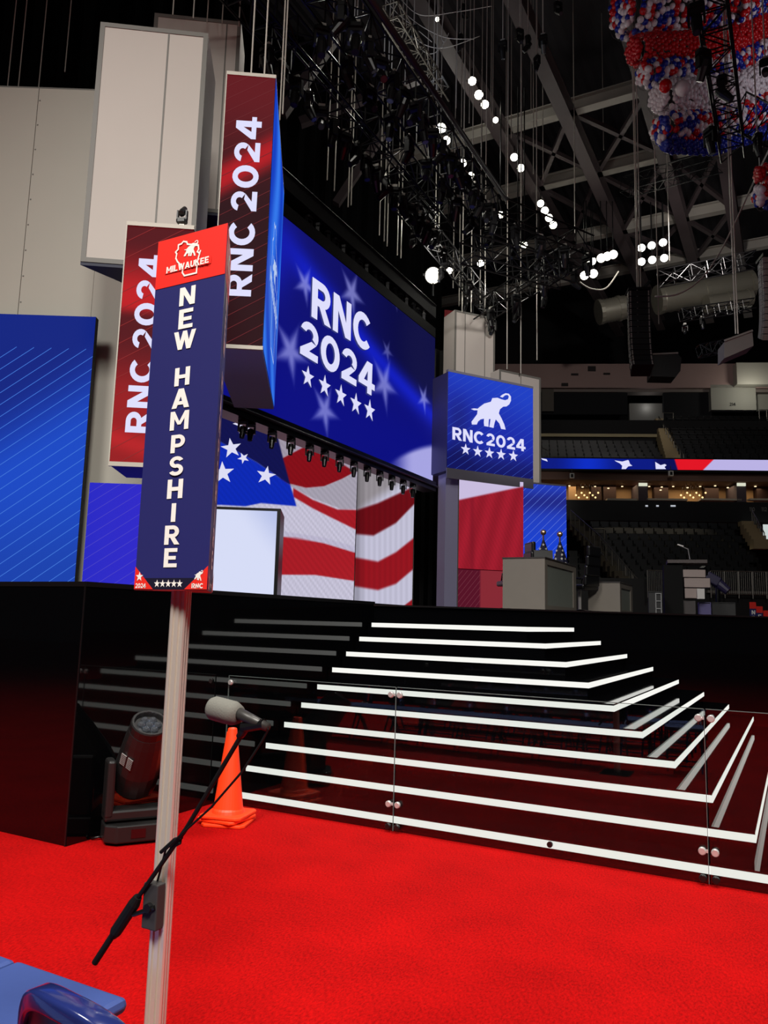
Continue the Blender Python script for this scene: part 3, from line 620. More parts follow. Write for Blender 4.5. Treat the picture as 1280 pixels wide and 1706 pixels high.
def sign_face(F_, W_):
    sub(flat([R4(0, zr, W_, z1 - .0005)], -.0012), 'red_header', SIGN['red'], F_)
    # header emblem: state outline, elephant and city name
    cx, hh = W_ * .47, z1 - zr
    mbx = flat(outline(WIS, .006, cx - W_ * .19, zr + hh * .13, W_ * .36, hh * .74), -.0026, .00006)
    e = flat([[(cx - W_ * .07 + p[0] * W_ * .2, zr + hh * .50 + p[1] * W_ * .2) for p in ELN]], -.0026); mbx.add(e.v, e.f)
    bk = flat([R4(cx - W_ * .33, zr + hh * .27, cx + W_ * .33, zr + hh * .42)], -.0030); sub(bk, 'emblem_band', SIGN['red'], F_)
    st_, w_ = words('MILWAUKEE', .09); e = flat([[(cx - W_ * .31 + p[0] / w_ * W_ * .62, zr + hh * .28 + p[1] * hh * .13) for p in q] for q in st_], -.0036, .0001); mbx.add(e.v, e.f)
    sub(mbx, 'emblem', SIGN['white'], F_)
    for ch, (tp, bt) in zip('NEWHAMPSHIRE', ((481, 511), (517, 549), (553, 583), (613, 643), (648, 680), (685, 716), (724, 754), (760, 792), (798, 830), (838, 869), (875, 907), (913, 945))):
        zc0 = fr.hit(300, bt).z; zc1 = fr.hit(300, tp).z; h_ = zc1 - zc0; st_, wd_ = G[ch]; sw = h_ * 1.32
        x0 = W_ * .49 - wd_ * sw / 2
        sub(flat([[(x0 + p[0] * sw, zc0 + p[1] * h_) for p in q] for q in st_], -.002, .0001), 'letter', SIGN['white'], F_)
    zb1 = fr.hit(286, 963).z; zc = fr.hit(230, 944).z
    sub(flat([R4(0, z0 + .0005, W_, zb1)], -.0012), 'footer_band', SIGN['dark'], F_)
    sub(flat([[(0, z0 + .0005), (W_ * .27, z0 + .0005), (0, zc)]], -.002), 'corner_flash', SIGN['red'], F_); sub(flat([[(W_, zc), (W_ * .70, z0 + .0005), (W_, z0 + .0005)]], -.002), 'corner_flash', SIGN['red'], F_)
    for k in range(5): sub(flat([star(W_ * (.325 + .078 * k), (z0 + zb1) / 2, W_ * .043)], -.0026), 'star', SIGN['white'], F_)
    for s, xx in (('2024', .02), ('RNC', .80)):
        st_, w_ = words(s, .1); m2 = flat([[(W_ * xx + p[0] / w_ * W_ * .15, z0 + .004 + p[1] * W_ * .05) for p in q] for q in st_], -.003)
        e = flat([[(W_ * (xx + .03) + p[0] * W_ * .11, z0 + .004 + W_ * .075 + p[1] * W_ * .12) for p in ELN]], -.003) if xx > .5 else flat([star(W_ * (xx + .05), z0 + .004 + W_ * .12, W_ * .055)], -.003)
        m2.add(e.v, e.f); sub(m2, 'corner_mark', SIGN['white'], F_)
sign_face(fr, w); sign_face(rf, wr)
mb = MB(); mb.prism([(0, 0), (w, 0), (ap.x, ap.y)], z0 - .003, z0); sub(mb, 'bottom_cap', mat('cap_red', (150, 40, 44), .5))
# ------------------------------------------------------------------ microphone on a boom clamped to the pole
BY = 1.93
def by(px, py, y=BY): return at_y(px, py, y)
cl = by(256, 1508, PY - .045); T = thing('boom_microphone', 'grey foam-tipped microphone on a black boom clamped to the metal sign pole', 'microphone', (cl.x, cl.y, cl.z))
def loc(p): return Vector(p) - Vector((cl.x, cl.y, cl.z))
mb = MB(); mb.box(-.030, -.018, -.068, .030, .018, .068); part('clamp_block', mb, mat('clamp_grey', (46, 44, 44), .6), T, bevel=.004)
mb = MB(); mb.tube([loc(by(258, 1512, PY - .065)), loc(by(240, 1518, BY)), loc(by(222, 1524))], .007, 8); mb.tube([(0.004, -.018, .0), (.004, -.034, 0)], .014, 10); part('swivel_arm', mb, BLACKM, T)
mb = MB(); mb.tube([loc(by(158, 1604)), loc(by(224, 1502))], .0105, 10); part('counterweight_end', mb, BLACK, T)
mb = MB(); mb.tube([loc(by(188, 1560)), loc(by(193, 1552)), loc(by(224, 1505)), loc(by(230, 1494))], [.012, .019, .019, .013], 12); part('clutch_grip', mb, BLACK, T)
mb = MB(); mb.tube([loc(by(224, 1504)), loc(by(312, 1378)), loc(by(404, 1222))], .0075, 8); part('boom_rod', mb, BLACK, T)
mb = MB(); mb.tube([loc(by(268, 1420)), loc(by(292, 1398)), loc(by(303, 1397)), loc(by(300, 1404)), loc(by(285, 1412))], .006, 6); part('cable_tie', mb, BLACK, T)
mb = MB(); mb.tube([loc(by(444, 1204)), loc(by(447, 1215)), loc(by(436, 1236)), loc(by(404, 1285, BY - .01)), loc(by(352, 1345, BY - .015)), loc(by(300, 1392, BY - .015)), loc(by(276, 1416, BY - .012)), loc(by(262, 1470, PY - .03))], .0035, 6); part('cable', mb, BLACK, T)
mb = MB(); mb.tube([loc(by(398, 1228)), loc(by(403, 1222)), loc(by(414, 1206)), loc(by(418, 1200))], [.010, .013, .012, .009], 10); mb.tube([loc(by(405, 1212)), loc(by(440, 1206))], .016, 10); part('mic_clip', mb, BLACKM, T)
a, b = loc(by(385, 1183)), loc(by(447, 1212)); mb = MB(); mb.tube([a, a.lerp(b, .5), b], [.021, .017, .013], 14); part('mic_body', mb, mat('mic_body', (58, 56, 54), .4, metal=.4), T, smooth=True)
a, b = loc(by(351, 1178)), loc(by(399, 1191)); mb = MB(); mb.tube([a, a.lerp(b, .04), a.lerp(b, .14), a.lerp(b, .8), b], [.022, .031, .0365, .0365, .027], 20); part('foam_windscreen', mb, mat('grey_foam', (104, 103, 96), .95, noise=.08, nscale=160, bump=.12), T, smooth=True)
# ------------------------------------------------------------------ moving head light standing on the carpet
def mover_parts(T, s, tilt, hang=False, detail=True, pan=0.0):
    """base, yoke, head, lens; s = overall height about 1*s; hangs upside down when hang"""
    sg = -1 if hang else 1
    Z = lambda z: sg * z * s
    mb = MB(); o = [(.24, .10), (.16, .17), (-.16, .17), (-.24, .10), (-.24, -.10), (-.16, -.17), (.16, -.17), (.24, -.10)]
    mb.prism([(x * s, y * s) for x, y in o], min(Z(.02), Z(.15)), max(Z(.02), Z(.15))); part('base', mb, MOVB, T, bevel=.012 * s if detail else 0)
    mb = MB()
    for sx in (-1, 1): mb.prism([(sx * .215 * s - .03 * s, -.095 * s), (sx * .215 * s + .035 * s, -.095 * s), (sx * .215 * s + .035 * s, .095 * s), (sx * .215 * s - .03 * s, .095 * s)], min(Z(.19), Z(.62)), max(Z(.19), Z(.62)))
    mb.box(-.245 * s, -.09 * s, min(Z(.165), Z(.25)), .245 * s, .09 * s, max(Z(.165), Z(.25))); part('yoke', mb, MOVB, T, bevel=.02 * s if detail else 0)
    M = Matrix.Translation((0, 0, Z(.56))) @ Matrix.Rotation(tilt, 4, 'X')
    n = 20 if detail else 12
    mb = MB(); mb.lathe([(.0, -.24), (.13, -.24), (.168, -.19), (.180, 0), (.158, .28), (.146, .36), (.143, .365), (.143, .43), (.136, .44), (.120, .44), (.112, .40), (0, .40)] if detail else [(0, -.22), (.15, -.2), (.17, 0), (.12, .42), (.1, .42), (0, .4)], n, M @ Matrix.Scale(s, 4)); part('head', mb, MOVB, T, smooth=False)
    mb = MB()
    if detail:
        for k in range(7):
            a = k * pi / 3; rr = 0 if k == 6 else .062; mb.ball(M @ (Vector((rr * math.cos(a), rr * math.sin(a), .405)) * s), .033 * s, 8, 6)
    else: mb.lathe([(0, .41), (.1, .41), (.1, .43), (0, .43)], 10, M @ Matrix.Scale(s, 4))
    part('lens', mb, mat('lens_glass', (170, 176, 186), .06, metal=.9), T)
MOVB = mat('moving_light_plastic', (25, 24, 24), .38, spec=.5)
mp = at_z(214, 1404, 0)
T = thing('moving_light', 'large black moving head light standing on the red carpet left of the metal pole', 'stage light', (mp.x - .03, mp.y + .08, 0), math.radians(55))
mover_parts(T, .92, math.radians(0))
hd_ = [c for c in T.children if c.name.startswith('head')][0]
for c in T.children:
    if c.name.split('.')[0] in ('head', 'lens'):
        Mx = Matrix.Translation((0, 0, .515)) @ Matrix.Rotation(math.radians(3), 4, 'Y') @ Matrix.Rotation(math.radians(35), 4, 'X') @ Matrix.Translation((0, 0, -.515)); c.data.transform(Mx)
mb = MB()
for j in range(2):
    for i in range(7):
        y = -.055 + j * .06; z = .60 + i * .014
        mb.box(y, -.160, z, y + .045, -.152, z + .007)
MM = Matrix.Translation((0, 0, .515)) @ Matrix.Rotation(math.radians(3), 4, 'Y') @ Matrix.Rotation(math.radians(35), 4, 'X') @ Matrix.Translation((0, 0, -.515))
mb.v = [tuple(MM @ Matrix.Rotation(-.85, 4, 'Z') @ Vector(v)) for v in mb.v]; part('vent', mb, mat('vent_grey', (120, 118, 116), .5), T)
mb = MB(); mb.box(-.05, -.160, .05, .05, -.1555, .11); part('display', mb, mat('display_dark', (46, 10, 12), .2), T)
mb = MB()
for sx in (-.12, .12): mb.box(sx - .03, -.1, 0, sx + .03, .1, .02)
part('foot', mb, BLACK, T)
cp = at_z(152, 1400, 0); mb = MB(); pts = [(cp.x + .10 * math.sin(i * .9) * .5, cp.y + i * .03, .012 + .01 * (i % 2) + (.10 if i == 6 else 0)) for i in range(10)] + [(mp.x - .15, mp.y + .30, .05)]
o = link('power_cable', (lambda m: (m.tube(pts, .009, 6), m.mesh('power_cable', BLACKM, True))[1])(mb)); tag(o, 'coiled black power cable on the carpet beside the moving head light', 'cable')
# ------------------------------------------------------------------ stacked traffic cones
ORG = mat('cone_orange', (255, 66, 18), .5)
c0 = at_z(377, 1371, 0)
for k, (lbl, rz, dx) in enumerate((('lowest orange traffic cone of the stack, only its twisted base showing', .35, .01), ('middle orange traffic cone of the stack, base just under the top one', .05, -.012), ('topmost orange traffic cone of the stack in front of the stairs', .22, 0))):
    T = thing('traffic_cone', lbl, 'cone', (c0.x + dx, c0.y + .02, .028 * k), rz, 'stacked orange traffic cones'); b = .175
    mb = MB(); oc = [(b, -b * .82), (b, b * .82), (b * .82, b), (-b * .82, b), (-b, b * .82), (-b, -b * .82), (-b * .82, -b), (b * .82, -b)]; mb.prism(oc, 0.001, .024); part('base', mb, ORG, T, bevel=.006)
    h0 = .63; mb = MB(); mb.lathe([(.128, .024), (.122, .045), (.112, .06), (.036, h0 + .03), (.030, h0 + .036), (.026, h0 + .03), (.1, .05), (.11, .024)], 28); part('body', mb, ORG, T, smooth=False)
# ------------------------------------------------------------------ blue chairs
BLUE = mat('chair_blue', (52, 72, 132), .6, noise=.05, nscale=60); NAVY = mat('chair_navy_gloss', (28, 38, 92), .18, spec=.6, coat=.5)
def chair(label, group=None):
    T = thing('folding_chair', label, 'chair', (0, 0, 0), 0, group)
    mb = MB(); mb.box(-.25, -.02, .425, .25, .40, .47); part('seat', mb, BLUE, T, bevel=.02)
    # arched back: curved shell with a rolled navy rim
    n = 32; A = [pi * i / n for i in range(n + 1)]
    def arch(w_, h_, z_): return [(-w_, 0, z_ - .22)] + [(-w_ * math.copysign(abs(math.cos(a)) ** .8, math.cos(a)), 0, z_ + h_ * math.sin(a) ** .8) for a in A] + [(w_, 0, z_ - .22)]
    cur = lambda p, d: Vector((p[0], -.09 + d - .05 * (1 - (p[0] / .23) ** 2) - (p[2] - .5) * .10, p[2]))
    out = arch(.232, .16, .67); inn = arch(.198, .130, .665)
    mb = MB(); N = len(out)
    for d0, d1, O, I in ((-.03, .03, out, inn),):
        vs = [cur(p, -.028) for p in O] + [cur(p, .028) for p in O] + [cur(p, .028) for p in I] + [cur(p, -.028) for p in I]; fs = []
        for i in range(N - 1):
            for a in range(4): b_ = (a + 1) % 4; fs.append((a * N + i, a * N + i + 1, b_ * N + i + 1, b_ * N + i))
        fs += [(0, N, 2 * N, 3 * N), (N - 1, 4 * N - 1, 3 * N - 1, 2 * N - 1)]
        mb.add(vs, fs)
    part('back_rim', mb, NAVY, T, bevel=.008, smooth=True)
    mb = MB(); xs = np.linspace(-.205, .205, 9); vs = []; fs = []
    top = lambda x: .665 + .130 * (max(0, 1 - (abs(x) / .206) ** 2.5)) ** .4
    for d in (-.012, .012):
        for x in xs:
            for t in np.linspace(0, 1, 6): vs.append(cur((x, 0, .49 + (top(x) - .49) * t), d))
    for i in range(8):
        for j in range(5):
            k = i * 6 + j; fs.append((k, k + 6, k + 7, k + 1)); fs.append((54 + k, 54 + k + 1, 54 + k + 7, 54 + k + 6))
    mb.add(vs, fs); part('back_panel', mb, mat('chair_back_black', (16, 16, 20), .3), T, smooth=True)
    for sx in (-1, 1):
        mb = MB(); mb.tube([(sx * .215, -.10, .52), (sx * .215, .12, .42), (sx * .215, .36, .012)], .012, 8); part('leg', mb, NAVY, T)
        mb = MB(); mb.tube([(sx * .235, .34, .425), (sx * .235, .08, .28), (sx * .235, -.12, .012)], .012, 8); part('leg', mb, NAVY, T)
    for y, x in ((.33, .215), (-.09, .235)):
        mb = MB(); mb.tube([(-x, y, .07), (x, y, .07)], .008, 6); part('crossbar', mb, NAVY, T)
    return T
c = chair('blue folding chair whose seat shows at the bottom left corner', 'blue folding chairs'); c.location = (-2.06, 1.46, 0)
c2 = dup(c, (-1.215, 1.255, 0), (0, 0, -.12), label='blue folding chair with glossy navy arched back nearest the camera'); c2.scale = (.84, .9, 1.078)
for j in range(4):
    for i in range(8): dup(c, (-2.565 - .505 * i + (1.1 if j else 0), 1.46 - .92 * j, 0), (0, 0, .02 * (i % 3 - 1)), label='blue folding chair outside the frame, only mirrored in the glass barrier')
# ------------------------------------------------------------------ desks, chairs and flags on the stage
DG = mat('desk_grey', (122, 115, 106), .6, noise=.05, nscale=6); DP = mat('desk_panel', (122, 128, 120), .5)
def desk(tl, tr, rr, D, label):
    fr = Fr(at_d(*tl, D), 0); w = fr.hit(*tr).x; T = frthing('desk', fr, label, 'desk'); dp = fr.side(*rr, w).y; zb = DECK - fr.P.z
    mb = MB(); mb.box(0, 0, zb, w - .03, dp, 0); part('body', mb, DG, T)
    mb = MB(); t = .13; mb.box(w - .03, 0, zb, w, dp, zb + t); mb.box(w - .03, 0, -t * .8, w, dp, 0); mb.box(w - .03, 0, zb + t, w, t * 1.3, -t * .8); mb.box(w - .03, dp - t * 1.6, zb + t, w, dp, -t * .8); part('panel_frame', mb, DG, T)
    mb = MB(); mb.box(w - .029, t * 1.3, zb + t, w - .02, dp - t * 1.6, -t * .8); part('front_panel', mb, DP, T)
    mb = MB(); mb.box(-.01, -.01, 0, w + .01, dp + .01, .025); part('desk_top', mb, mat('desk_top', (60, 56, 54), .4), T)
    return fr, w, dp
d1 = desk((838, 931), (908, 929), (960, 942), 14.2, 'larger grey broadcast desk with recessed panel standing on the stage')
d2 = desk((980, 971), (1033, 969), (1054, 979), 16.6, 'smaller grey broadcast desk to the right on the stage')
LEA = mat('black_leather', (20, 20, 21), .3, spec=.5)
def office_chair(p, rz, label):
    T = thing('office_chair', label, 'chair', p, rz, 'black office chairs on the stage'); T.scale = (1.1, 1.1, 1.2)
    mb = MB(); mb.box(-.25, -.25, .44, .25, .25, .53); part('seat', mb, LEA, T, bevel=.03)
    mb = MB(); 
    for i in range(4): z = .50 + i * .17; mb.box(-.24 + .012 * i, .22 + .02 * i, z, .24 - .012 * i, .30 + .02 * i, z + .185)
    part('backrest', mb, LEA, T, bevel=.03)
    mb = MB(); mb.lathe([(.03, .08), (.03, .44)], 10); part('column', mb, CHROME, T)
    mb = MB()
    for k in range(5): a = k * 2 * pi / 5; mb.bar((0, 0, .09), (.28 * math.cos(a), .28 * math.sin(a), .06), .05, .03)
    part('base', mb, BLACKM, T)
    for sx in (-1, 1): m = MB(); m.tube([(sx * .27, .2, .62), (sx * .28, -.12, .66), (sx * .27, -.14, .5)], .018, 6); part('armrest', m, BLACKM, T)
    for k in range(5): a = k * 2 * pi / 5; m = MB(); m.ball((.28 * math.cos(a), .28 * math.sin(a), .03), .03, 8, 6); part('caster', m, BLACKM, T)
q = at_d(856, 915, 15.6); office_chair((q.x, q.y, DECK), -.9, 'black leather office chair behind the larger desk, leftmost on stage')
q = at_d(872, 925, 17.6); office_chair((q.x, q.y, DECK - .0), -.6, 'black office chair behind the larger desk, beside the open laptop')
q = at_d(966, 980, 16.4); office_chair((q.x, q.y, DECK), -1.9, 'black office chair between the two grey desks')
fr, w, dp = d1; lp = fr.w((w * .62, dp * .45, .025)); T = thing('laptop', 'open black laptop lying on the larger grey desk', 'laptop', lp, .4)
mb = MB(); mb.box(-.18, -.12, 0, .18, .12, .02); part('keyboard', mb, BLACKM, T); mb = MB(); mb.box(-.18, .0, 0, .18, .012, .24, Matrix.Translation((0, .12, .01)) @ Matrix.Rotation(-.35, 4, 'X')); part('lid', mb, BLACKM, T)
GOLD = mat('gold_knob', (190, 160, 130), .3, metal=.8)
for i, (px, py, D, lbl) in enumerate(((905.5, 887, 18.5, 'navy flag with white stars draped on a pole, left of the pair'), (933, 890, 18.5, 'navy flag with white stars draped on a pole, right of the pair'))):
    q = at_d(px, py, D); T = thing('flag', lbl, 'flag', (q.x, q.y, DECK), .3, 'flags behind the desk'); h = q.z - DECK
    mb = MB(); mb.tube([(0, 0, .03), (0, 0, h - .06)], .02, 8); part('pole', mb, GOLD, T); mb = MB(); mb.ball((0, 0, h), .07, 10, 8); part('finial', mb, GOLD, T); mb = MB(); mb.lathe([(.22, 0), (.22, .03), (0.03, .05)], 16); part('stand', mb, GOLD, T)
    n = 26; prof_ = [(.02, h - .18), (.07, h - .35), (.17, h - .70), (.27, h - 1.1), (.33, h - 1.6)]; vs = []; fs = []
    for r0, z in prof_:
        for k in range(n): a = 2 * pi * k / n; rr = r0 * (1 + .16 * math.sin(5 * a + z)); vs.append((rr * math.cos(a), rr * math.sin(a) * .7, z))
    for a_ in range(len(prof_) - 1):
        for k in range(n): fs.append((a_ * n + k, a_ * n + (k + 1) % n, (a_ + 1) * n + (k + 1) % n, (a_ + 1) * n + k))
    mb = MB(); mb.add(vs, fs); part('cloth', mb, mat('flag_navy', (16, 18, 52), .7), T, smooth=True)
    mb = MB()
    for row in range(12):
        z = h - .30 - row * .10; r0 = np.interp(-z, [-p[1] for p in prof_], [p[0] for p in prof_]); m_ = max(4, int(r0 * 52))
        for k in range(m_):
            a = 2 * pi * (k + .5 * (row % 2)) / m_; rr = r0 * (1 + .16 * math.sin(5 * a + z)) + .015; c_ = Vector((rr * math.cos(a), rr * math.sin(a) * .7, z)); t_ = Vector((-math.sin(a), math.cos(a) * .7, 0)).normalized(); s_ = .04
            mb.add([c_ + t_ * p[0] + Vector((0, 0, p[1])) for p in star(0, 0, s_)], [tuple(range(10))])
    part('stars', mb, mat('flag_white', (235, 232, 225), .7), T, stuff=True)
# ------------------------------------------------------------------ lectern tower, camera and boxes at the far right of the stage
fr = Fr(at_d(1106, 941, 19.0), 10); zb = DECK - fr.P.z; T = frthing('camera_tower', fr, 'black tower with stepped pale grey shelves and a flat roof on the stage', 'tower')
xm = fr.hit(1138, 960).x; xr = fr.hit(1180, 960).x
mb = MB(); mb.box(0, 0, zb, xm, .9, 0); part('body', mb, mat('tower_black', (5, 5, 5), .7, spec=.2), T)
LG = mat('shelf_grey', (168, 152, 146), .5)
for (xa, ya, xb_, yb) in ((1138, 949, 1176, 963), (1140, 963, 1184, 980), (1141, 980, 1168, 998)):
    a = fr.hit(xa, ya); b = fr.hit(xb_, yb); mb = MB(); mb.prism([(a.x, -.05), (b.x, .0), (b.x + .06, .6), (a.x, .6)], b.z + .015, a.z); part('shelf_box', mb, LG, T, bevel=.01)
a = fr.hit(1161, 981); b = fr.hit(1174, 998); mb = MB(); mb.box(a.x, -.12, b.z, b.x, .2, a.z); part('white_block', mb, mat('block_white', (214, 210, 206), .5), T)
a = fr.hit(1112, 937); b = fr.hit(1178, 929); mb = MB(); mb.prism([(a.x, -.1), (b.x, -.1), (b.x + .08, .8), (a.x, .8)], a.z - .02, a.z + .06); part('roof', mb, mat('roof_dark', (80, 70, 68), .5), T)
a = fr.hit(1138, 1000); b = fr.hit(1160, 1020); mb = MB(); mb.box(a.x, .1, zb, b.x, .6, a.z); part('plinth', mb, mat('plinth', (70, 64, 64), .6), T)
a = fr.hit(1151, 930); b = fr.hit(1148, 913); c_ = fr.hit(1130, 905); mb = MB(); mb.tube([(a.x, .3, a.z), (b.x, .3, b.z), (c_.x, .3, c_.z)], .014, 6); mb.bar((c_.x, .3, c_.z), (c_.x + .14, .3, c_.z - .05), .05, .03); part('lamp_arm', mb, CHROME, T)
fr = Fr(at_d(1176, 955, 21), 15); T = frthing('broadcast_camera', fr, 'dark violet broadcast camera tilted down beside the stepped tower', 'camera')
VI = mat('camera_violet', (46, 40, 74), .5); a = fr.hit(1178, 958); b = fr.hit(1215, 985); d_ = (b - a)
mb = MB(); mb.bar((a.x, .2, a.z), (a.x + d_.x * .6, .2, a.z + d_.z * .45), .34, .26); part('body', mb, VI, T, bevel=.03)
mb = MB(); mb.tube([(a.x + d_.x * .5, .2, a.z + d_.z * .4), (b.x, .1, b.z)], [.15, .11], 12); part('lens_barrel', mb, VI, T); mb = MB(); mb.bar((a.x, .1, a.z + .02), (a.x - .1, .0, a.z + .22), .14, .1); part('viewfinder', mb, BLACKM, T)
mb = MB(); mb.tube([(a.x + .3, .2, a.z - .2), (a.x + .3, .2, DECK - fr.P.z)], .06, 8); part('pedestal', mb, BLACKM, T)
for (xa, ya, xb_, D, lbl, rgb) in ((1164, 1003, 1185, 19.6, 'short violet panel box at the right edge of the stage', (120, 112, 172)), (1186, 1003, 1226, 19.9, 'low black equipment box right of the violet panel', (26, 26, 28)), (1080, 985, 1104, 18.4, 'small black metal cabinet standing left of the tower', (20, 20, 22))):
    fr = Fr(at_d(xa, ya, D), 8); w = fr.hit(xb_, ya).x; zb = DECK - fr.P.z; T = frthing('equipment_box', fr, lbl, 'box'); mb = MB(); mb.box(0, 0, zb, w, .5, 0); part('body', mb, mat('eq_%d' % xa, rgb, .5), T, bevel=.01)
    mb = MB(); mb.box(.02, -.012, -.03, w - .02, 0, -.01); mb.box(.02, -.012, zb + .02, w - .02, 0, zb + .05); part('edge_strip', mb, BLACKM, T)
    if xa == 1080:
        mb = MB()
        for i in range(4): z = zb + .05 + i * (-zb - .1) / 3; mb.box(w * .5, -.04, z - .01, w - .02, -.02, z + .01)
        mb.box(w * .5, -.04, zb + .05, w * .5 + .02, -.02, -.05); mb.box(w - .04, -.04, zb + .05, w - .02, -.02, -.05); part('ladder_frame', mb, mat('ladder', (150, 150, 150), .4), T)
# ================================================================== the arena bowl behind the stage
B = Fr(at_d(1090, 773, 45), 23.3); B.P.z = 0; B = Fr(B.P, 23.3)
def rect(px0, py0, px1, py1, off):
    pm, qm = (px0 + px1) / 2, (py0 + py1) / 2
    return B.hit(px0, qm, off).x, B.hit(pm, py1, off).z, B.hit(px1, qm, off).x, B.hit(pm, py0, off).z
def bbox(name, px0, py0, px1, py1, off, dep, m, parent, mb=None, **k):
    x0, z0, x1, z1 = rect(px0, py0, px1, py1, off); b = mb or MB(); b.box(x0, off, z0, x1, off + dep, z1)
    if mb is None: return part(name, b, m, parent, **k)
def bstruct(name, m): o = bpy.data.objects.new(name, None); COL.objects.link(o); o.location = B.P; o.rotation_euler = (0, 0, B.a); o['kind'] = 'structure'; return o
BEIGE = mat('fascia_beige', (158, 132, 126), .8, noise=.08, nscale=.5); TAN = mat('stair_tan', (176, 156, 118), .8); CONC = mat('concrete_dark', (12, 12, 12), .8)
GREYW = mat('vom_grey', (150, 148, 138), .7); BROWN = mat('soffit_brown', (96, 70, 58), .8); SUITE = mat('suite_tan', (186, 150, 108), .8); RAILM = mat('rail_metal', (112, 108, 100), .35, metal=.5)
wf = bstruct('wall_back', BEIGE)
bbox('fascia', 700, 606, 1420, 646, 16, 1.2, BEIGE, wf); bbox('lower_band', 700, 646, 1420, 653, 16.4, 1, mat('band_grey', (120, 110, 104), .8), wf)
bbox('backing', 600, 440, 1500, 700, 24, .5, mat('bowl_black', (14, 14, 16), .9), wf); bbox('backing', 600, 700, 1500, 1040, 9, .5, mat('bowl_black', (14, 14, 16), .9), wf)
bbox('curtain', 700, 650, 1046, 690, 16.6, .3, mat('curtain_black', (10, 11, 16), .9), wf); bbox('curtain', 1106, 648, 1186, 700, 16.6, .3, mat('curtain_black', (10, 11, 16), .9), wf)
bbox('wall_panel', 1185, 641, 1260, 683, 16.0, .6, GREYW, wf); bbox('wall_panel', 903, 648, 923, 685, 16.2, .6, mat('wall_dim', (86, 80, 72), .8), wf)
bbox('vomitory', 1049, 672, 1104, 700, 17.4, .4, mat('vom_wall', (128, 126, 120), .7), wf); bbox('vomitory', 1263, 640, 1310, 684, 17, .4, GREYW, wf)
bbox('duct_cover', 1228, 604, 1300, 640, 15.2, .9, mat('duct_cover', (176, 172, 160), .5), wf)
for (a, b, c_, d) in ((980, 610, 993, 618), (1006, 621, 1017, 624), (952, 622, 964, 625), (1262, 627, 1272, 632), (936, 638, 947, 643)): bbox('vent_plate', a, b, c_, d, 15.9, .1, mat('vent_dark', (36, 30, 30), .8), wf)
x0, z0, x1, z1 = rect(1216, 671, 1226, 676, 15.98); st_, w_ = words('214', .1); part('section_number', flat([[(x0 + p[0] / w_ * (x1 - x0), z0 + p[1] * (z1 - z0)) for p in q] for q in st_], 15.97), BLACK, wf)
# seating
def seat_mesh():
    mb = MB(); mb.box(-.24, -.02, .40, .24, .05, .86, Matrix.Rotation(-.12, 4, 'X') @ Matrix.Translation((0, .17, 0))); mb.box(-.22, -.26, .40, .22, .14, .47); mb.box(-.26, -.2, .28, -.24, .2, .62); mb.box(.24, -.2, .28, .26, .2, .62); mb.box(-.03, -.03, 0, .03, .12, .40)
    return mb
SEATM = mat('seat_black', (11, 11, 11), .45, spec=.5); seat_me = seat_mesh().mesh('arena_seat', SEATM)
seats = []
def bank(name, rows, lo, hi, pxl, pxr, zsh=0):
    """rows of seats from lo=(py,off) at the front to hi=(py,off) at the back; pxl/pxr = left and right pixels at front and back"""
    s = bstruct(name, CONC)
    for j in range(rows):
        t = j / (rows - 1); py = lo[0] + (hi[0] - lo[0]) * t; off = lo[1] + (hi[1] - lo[1]) * t; dep = (hi[1] - lo[1]) / (rows - 1)
        a = B.hit(pxl[0] + (pxl[1] - pxl[0]) * t, py, off); b = B.hit(pxr[0] + (pxr[1] - pxr[0]) * t, py, off); z = a.z * .5 + b.z * .5 - .86
        mb = MB(); mb.box(a.x - .2, off - .3, z - (.38 if 'upper' in name else 1.2), b.x + .2, off + dep + .3, z); part('tier', mb, CONC, s)
        n = int((b.x - a.x) / .54)
        for i in range(n): seats.append((j, name, B.w((a.x + .27 + i * .54, off + .1, z)), B.a, depth(B.w((a.x, off, z)))))
bank('seating_lower', 14, (1004, -14), (868, -2.2), (1072, 985), (1300, 1238))
bank('seating_upper_left', 6, (763, 1.2), (731, 6.5), (903, 903), (1112, 1096))
bank('seating_upper_right', 10, (763, 1.2), (690, 11), (1136, 1112), (1310, 1310))
bank('seating_far_left', 8, (980, -10), (905, -3), (948, 948), (1030, 962))
seats.sort(key=lambda s: s[4]); 
for i, (j, bk, p, a, d) in enumerate(seats[:300]):
    o = link('arena_seat', seat_me, None, p, a); tag(o, 'black folding arena seat, %s row up, %s' % (ORD[j], dict(seating_lower='central lower bank', seating_far_left='lower bank left of the aisle').get(bk, 'upper deck')), 'seat', 'arena seats in the lower bowl')
mb = MB(); sm = seat_mesh()
for j, bk, p, a, d in seats[300:]: M = Matrix.Translation(p) @ Matrix.Rotation(a, 4, 'Z'); mb.add([M @ Vector(v) for v in sm.v], sm.f)
o = link('arena_seats_far', mb.mesh('arena_seats_far', SEATM)); o['kind'] = 'stuff'; o['label'] = 'distant rows of black arena seats'; o['category'] = 'seats'
